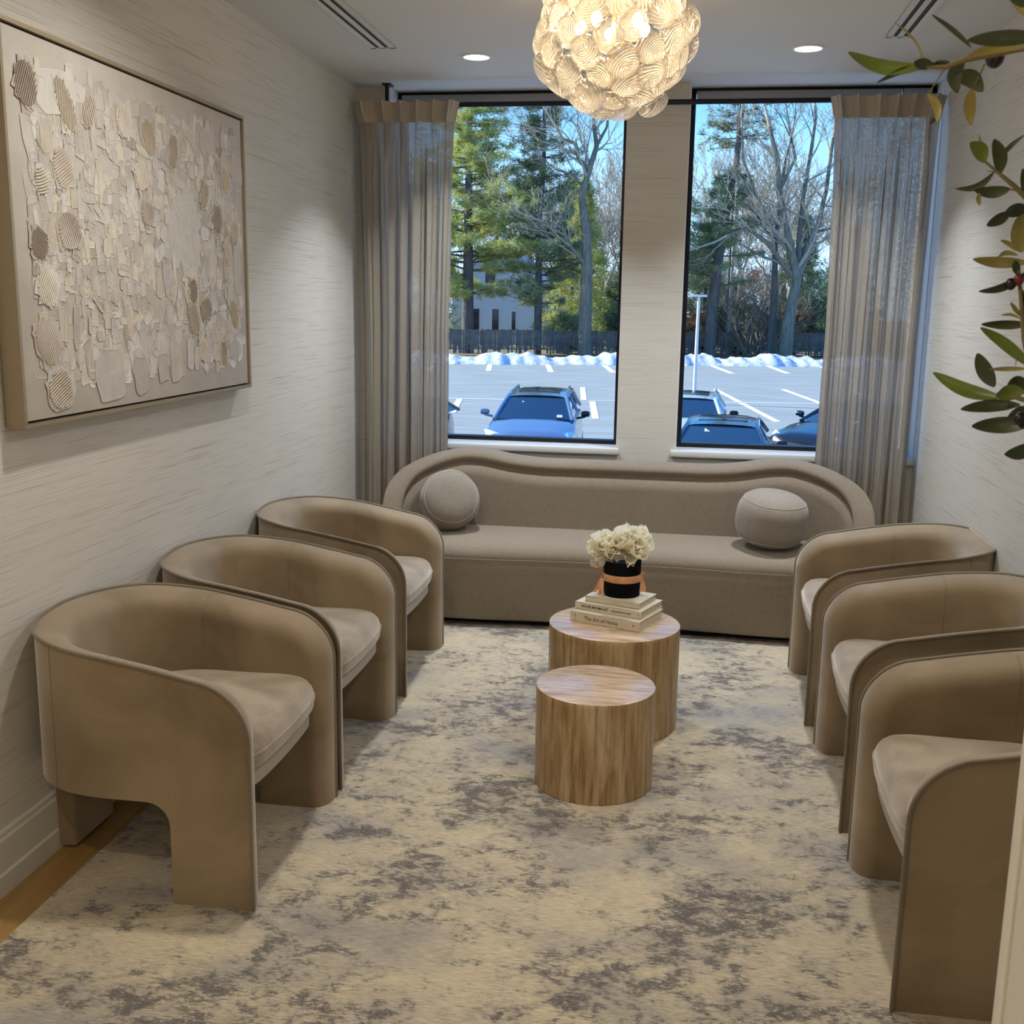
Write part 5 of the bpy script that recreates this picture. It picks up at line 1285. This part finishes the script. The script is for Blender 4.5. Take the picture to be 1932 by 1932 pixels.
# few pine boughs high on the bare upper trunk of the right window pine
pine(at(1340, 640, 78)[0] + 1.1, 78.3, 19.5, 0.05, 14.3, 2.4, ND2, 'sparse upper boughs of a thin pine against the sky in the right window', 35, dens=0.5, side=math.pi)

# ---------------------------------------------------------------- cars (front faces -y, origin on the ground at the centre)
def car_paint(name, col, rough=0.22): return plain(name, col, rough, 0.35, Coat_Weight=0.8, Coat_Roughness=0.05)
def glass_dark():
    t = NT('car_glass'); t.pbr((0.012, 0.03, 0.055), 0.04, 0.0, None, Specular_IOR_Level=0.8); return t.m
CG = glass_dark(); TY = plain('tyre', (0.015, 0.015, 0.015), 0.8); HL = plain('headlight', (0.75, 0.78, 0.8), 0.1, 0.2); INT = plain('visor_cream', (0.55, 0.58, 0.52), 0.7)
def make_car(paintm, L, Wd, H, belt, hood_len, ws_len, roof_len, suv, label, loc, rz, rails=False, sunroof=False, details=True):
    root = empty('parked_car', loc, rz); tag(root, label, 'car', 'cars parked outside the windows')
    hw = Wd / 2; y0 = -L / 2
    # body stations: (y, halfwidth, hood/deck height, belt)
    ys = [0, 0.10, 0.35, 0.8, hood_len * 0.75, hood_len, hood_len + ws_len, hood_len + ws_len + roof_len * 0.6, L - 0.7, L - 0.2, L]
    hwv = [0.74, 0.86, 0.95, 0.985, 1.0, 1.0, 1.0, 1.0, 0.98, 0.93, 0.86]
    hh = [belt - 0.32, belt - 0.20, belt - 0.13, belt - 0.07, belt - 0.01, belt + 0.01, belt + 0.02, belt + 0.04, belt + 0.05, belt + 0.02, belt - 0.10]
    V = []; Fc = []; NP = 0
    for y, wv_, h_ in zip(ys, hwv, hh):
        w = hw * wv_; sec = [(-w * 0.88, 0.24), (-w * 0.97, 0.36), (-w, 0.60), (-w * 0.985, h_ - 0.20), (-w * 0.93, h_ - 0.05), (-w * 0.78, h_ + 0.0), (-w * 0.40, h_ + 0.035), (0, h_ + 0.045)]
        sec = sec + [(-a, b) for a, b in sec[-2::-1]]; NP = len(sec); V += [(a, y0 + y, b) for a, b in sec]
    for i in range(len(ys) - 1):
        for j in range(NP - 1):
            a = i * NP + j; Fc.append((a, a + 1, a + NP + 1, a + NP))
        Fc.append((i * NP, (i + 1) * NP, (i + 1) * NP + NP - 1, i * NP + NP - 1))
    Fc.append(tuple(range(NP))[::-1]); Fc.append(tuple((len(ys) - 1) * NP + j for j in range(NP)))
    mesh_obj('body', V, Fc, paintm, root, 35)
    # greenhouse
    bw, rw = hw * 0.86, hw * 0.66; yb0, yr0 = y0 + hood_len, y0 + hood_len + ws_len; yr1 = yr0 + roof_len; yb1 = yr1 + (0.35 if suv else 0.75); zb_ = belt + 0.02; zr = H - 0.06
    def bow(x, w, amt): return amt * (1 - (x / w) ** 2)
    m = MB(); n_ = 8
    A = [(-bw + 2 * bw * i / n_) for i in range(n_ + 1)]; Bx = [(-rw + 2 * rw * i / n_) for i in range(n_ + 1)]
    vs = [(x, yb0 - bow(x, bw, 0.16), zb_ + 0.01) for x in A] + [(x, yr0 - bow(x, rw, 0.07), zr + bow(x, rw, 0.02)) for x in Bx]; m.add(vs, [(i, i + 1, n_ + 2 + i, n_ + 1 + i) for i in range(n_)]); m.build('windshield', CG, root, 60)
    m = MB(); vs = [(x, yb1, zb_ + 0.03) for x in A] + [(x, yr1, zr) for x in Bx]; m.add(vs, [(i + 1, i, n_ + 1 + i, n_ + 2 + i) for i in range(n_)]); m.build('rear_window', CG, root, 60)
    for s_ in (-1, 1):
        m = MB(); m.add([(s_ * bw, yb0, zb_), (s_ * bw, yb1, zb_ + 0.03), (s_ * rw, yr1, zr), (s_ * rw, yr0, zr)], [(0, 1, 2, 3)] if s_ > 0 else [(3, 2, 1, 0)]); m.build('side_window', CG, root)
        m = MB(); m.tube([(s_ * bw, yb0 - 0.02, zb_ - 0.01), (s_ * (bw + rw) / 2, (yb0 + yr0) / 2, (zb_ + zr) / 2 + 0.015), (s_ * rw, yr0, zr + 0.005), (s_ * rw, (yr0 + yr1) / 2, H - 0.035), (s_ * rw, yr1, zr), (s_ * bw, yb1 + 0.02, zb_ + 0.02)], 0.045, 8)
        ym = (yr0 + yr1) / 2; m.tube([(s_ * bw, ym, zb_), (s_ * rw, ym, zr)], 0.04, 6); m.build('pillar', paintm, root, 60)
        m = MB(); mx = s_ * (hw + 0.12); m.lathe([(0.0001, -0.10), (0.07, -0.08), (0.085, 0), (0.07, 0.09), (0.0001, 0.12)], (0, 0, 0), 12, 0, Matrix.Translation((mx, yb0 + 0.32, zb_ + 0.12)) @ Matrix.Rotation(math.pi / 2, 4, 'Y') @ Matrix.Diagonal((0.8, 0.8, 0.95, 1)))
        m.tube([(s_ * (hw - 0.06), yb0 + 0.34, zb_ + 0.02), (mx, yb0 + 0.32, zb_ + 0.06)], 0.025, 6); m.build('mirror', MAT['black'] if s_ > 0 else paintm, root, 50)
        m = MB(); m.add([(s_ * hw * 0.42, y0 + 0.10, belt - 0.30), (s_ * hw * 0.86, y0 + 0.20, belt - 0.28), (s_ * hw * 0.97, y0 + 0.62, belt - 0.13), (s_ * hw * 0.80, y0 + 0.36, belt - 0.12), (s_ * hw * 0.45, y0 + 0.14, belt - 0.21)], [(0, 1, 2, 3, 4)] if s_ < 0 else [(4, 3, 2, 1, 0)]); 
        for p_ in range(len(m.v)): m.v[p_] = (m.v[p_][0] * 1.015, m.v[p_][1] - 0.02, m.v[p_][2] + 0.012)
        m.build('headlight', HL, root)
        if rails: m = MB(); m.tube([(s_ * rw * 0.96, yr0 + 0.15, H - 0.03), (s_ * rw * 0.96, yr0 + 0.3, H + 0.03), (s_ * rw * 0.96, yr1 - 0.2, H + 0.03), (s_ * rw * 0.96, yr1 - 0.05, H - 0.03)], 0.022, 8); m.build('roof_rail', MAT['chrome'], root, 60)
        for yy in (0.95, L - 0.95):
            m = MB(); m.lathe([(0.0001, -0.11), (0.30, -0.11), (0.345, -0.07), (0.345, 0.07), (0.30, 0.11), (0.0001, 0.11)], (0, 0, 0), 28, 0, Matrix.Translation((s_ * (hw - 0.12), y0 + yy, 0.345)) @ Matrix.Rotation(math.pi / 2, 4, 'Y')); m.build('wheel', TY, root, 40)
    V = []; Fc = []; nu, nv = 10, 10
    for j in range(nv + 1):
        y = yr0 - 0.03 + (yr1 - yr0 + 0.06) * j / nv; cz = 0.06 * (1 - (2 * j / nv - 1) ** 2)
        for i in range(nu + 1):
            q = 2 * i / nu - 1; x = rw * 1.02 * q; V.append((x, y - (0.07 * (1 - q * q) if j == 0 else 0), zr + 0.012 + cz * 0.9 + 0.03 * (1 - q * q) - 0.02 * abs(q) ** 6))
    for j in range(nv):
        for i in range(nu): a = j * (nu + 1) + i; Fc.append((a, a + 1, a + nu + 2, a + nu + 1))
    k = len(V); V += [(a, b, c - 0.03) for a, b, c in V]; Fc += [tuple(k + i for i in f[::-1]) for f in Fc]; mesh_obj('roof', V, Fc, paintm, root, 60)
    if sunroof:
        V = []; Fc = []
        for j in range(5):
            yy = 0.18 + 0.6 * j / 4; cz = 0.06 * (1 - (2 * yy - 1) ** 2)
            for i in range(5): q = (2 * i / 4 - 1) * 0.72; V.append((rw * q, yr0 + (yr1 - yr0) * yy, zr + 0.02 + cz * 0.9 + 0.03 * (1 - q * q)))
        for j in range(4):
            for i in range(4): a = j * 5 + i; Fc.append((a, a + 1, a + 6, a + 5))
        mesh_obj('sunroof', V, Fc, CG, root, 60)
    # bright bits seen through the windshield
    if details:
        m = MB(); yy = yb0 + ws_len * 0.62; zz = zb_ + (zr - zb_) * 0.66
        def on_ws(x, f): return (x, yb0 - 0.16 * (1 - f) + (ws_len + 0.09) * f - 0.012 - 0.07 * f, zb_ + 0.01 + (zr - zb_) * f + 0.02)
        for (xa, xb_, f0, f1) in ((-0.30, -0.14, 0.70, 0.82), (0.50, 0.62, 0.10, 0.20)):
            m.add([on_ws(xa, f0), on_ws(xb_, f0), on_ws(xb_, f1), on_ws(xa, f1)], [(0, 1, 2, 3)])
        m.build('sticker', INT, root)
        m = MB(); m.box(-0.11, 0.11, yb0 + ws_len * 0.9 - 0.12, yb0 + ws_len * 0.9 - 0.1, zr - 0.10, zr - 0.04); m.build('rear_view_mirror', MAT['black'], root)
        m = MB(); m.box(-hw * 0.55, hw * 0.55, y0 - 0.008, y0 + 0.02, belt - 0.62, belt - 0.34); m.build('grille', MAT['black'], root, None, 0.01)
        m = MB(); m.box(-0.18, 0.18, y0 - 0.02, y0 - 0.008, 0.42, 0.54); m.build('number_plate', HL, root)
    return root
blue = car_paint('steel_blue_paint', (0.16, 0.22, 0.33)); navy = car_paint('dark_navy_paint', (0.02, 0.035, 0.07)); whitep = car_paint('white_paint', (0.72, 0.74, 0.76)); blackp = car_paint('black_paint', (0.012, 0.014, 0.016))
make_car(blue, 4.9, 1.94, 1.62, 1.13, 1.35, 0.95, 2.3, True, 'steel blue sport utility vehicle facing the left window', (-3.20, 21.55 + 2.45, G), math.radians(3), True, True)
make_car(navy, 4.8, 1.90, 1.50, 1.08, 1.45, 0.95, 1.75, False, 'dark blue sedan facing the right window, cut off by its lower edge', (0.72, 17.75 + 2.4, G), math.radians(-4), False, True)
make_car(whitep, 4.7, 1.86, 1.52, 1.08, 1.35, 0.9, 2.1, True, 'white car with black roof rails behind the dark blue sedan', (0.12, 23.3 + 2.35, G), math.radians(-3), True, True)
make_car(blackp, 4.7, 1.86, 1.50, 1.08, 1.4, 0.9, 2.0, False, 'black car half hidden behind the right curtain', (3.85, 25.3, G), math.radians(-38))
make_car(blackp, 4.7, 1.86, 1.45, 1.05, 1.4, 0.9, 2.0, False, 'black car barely showing at the left edge of the left window', (-6.25, 22.6, G), math.radians(-4))
index_kids()
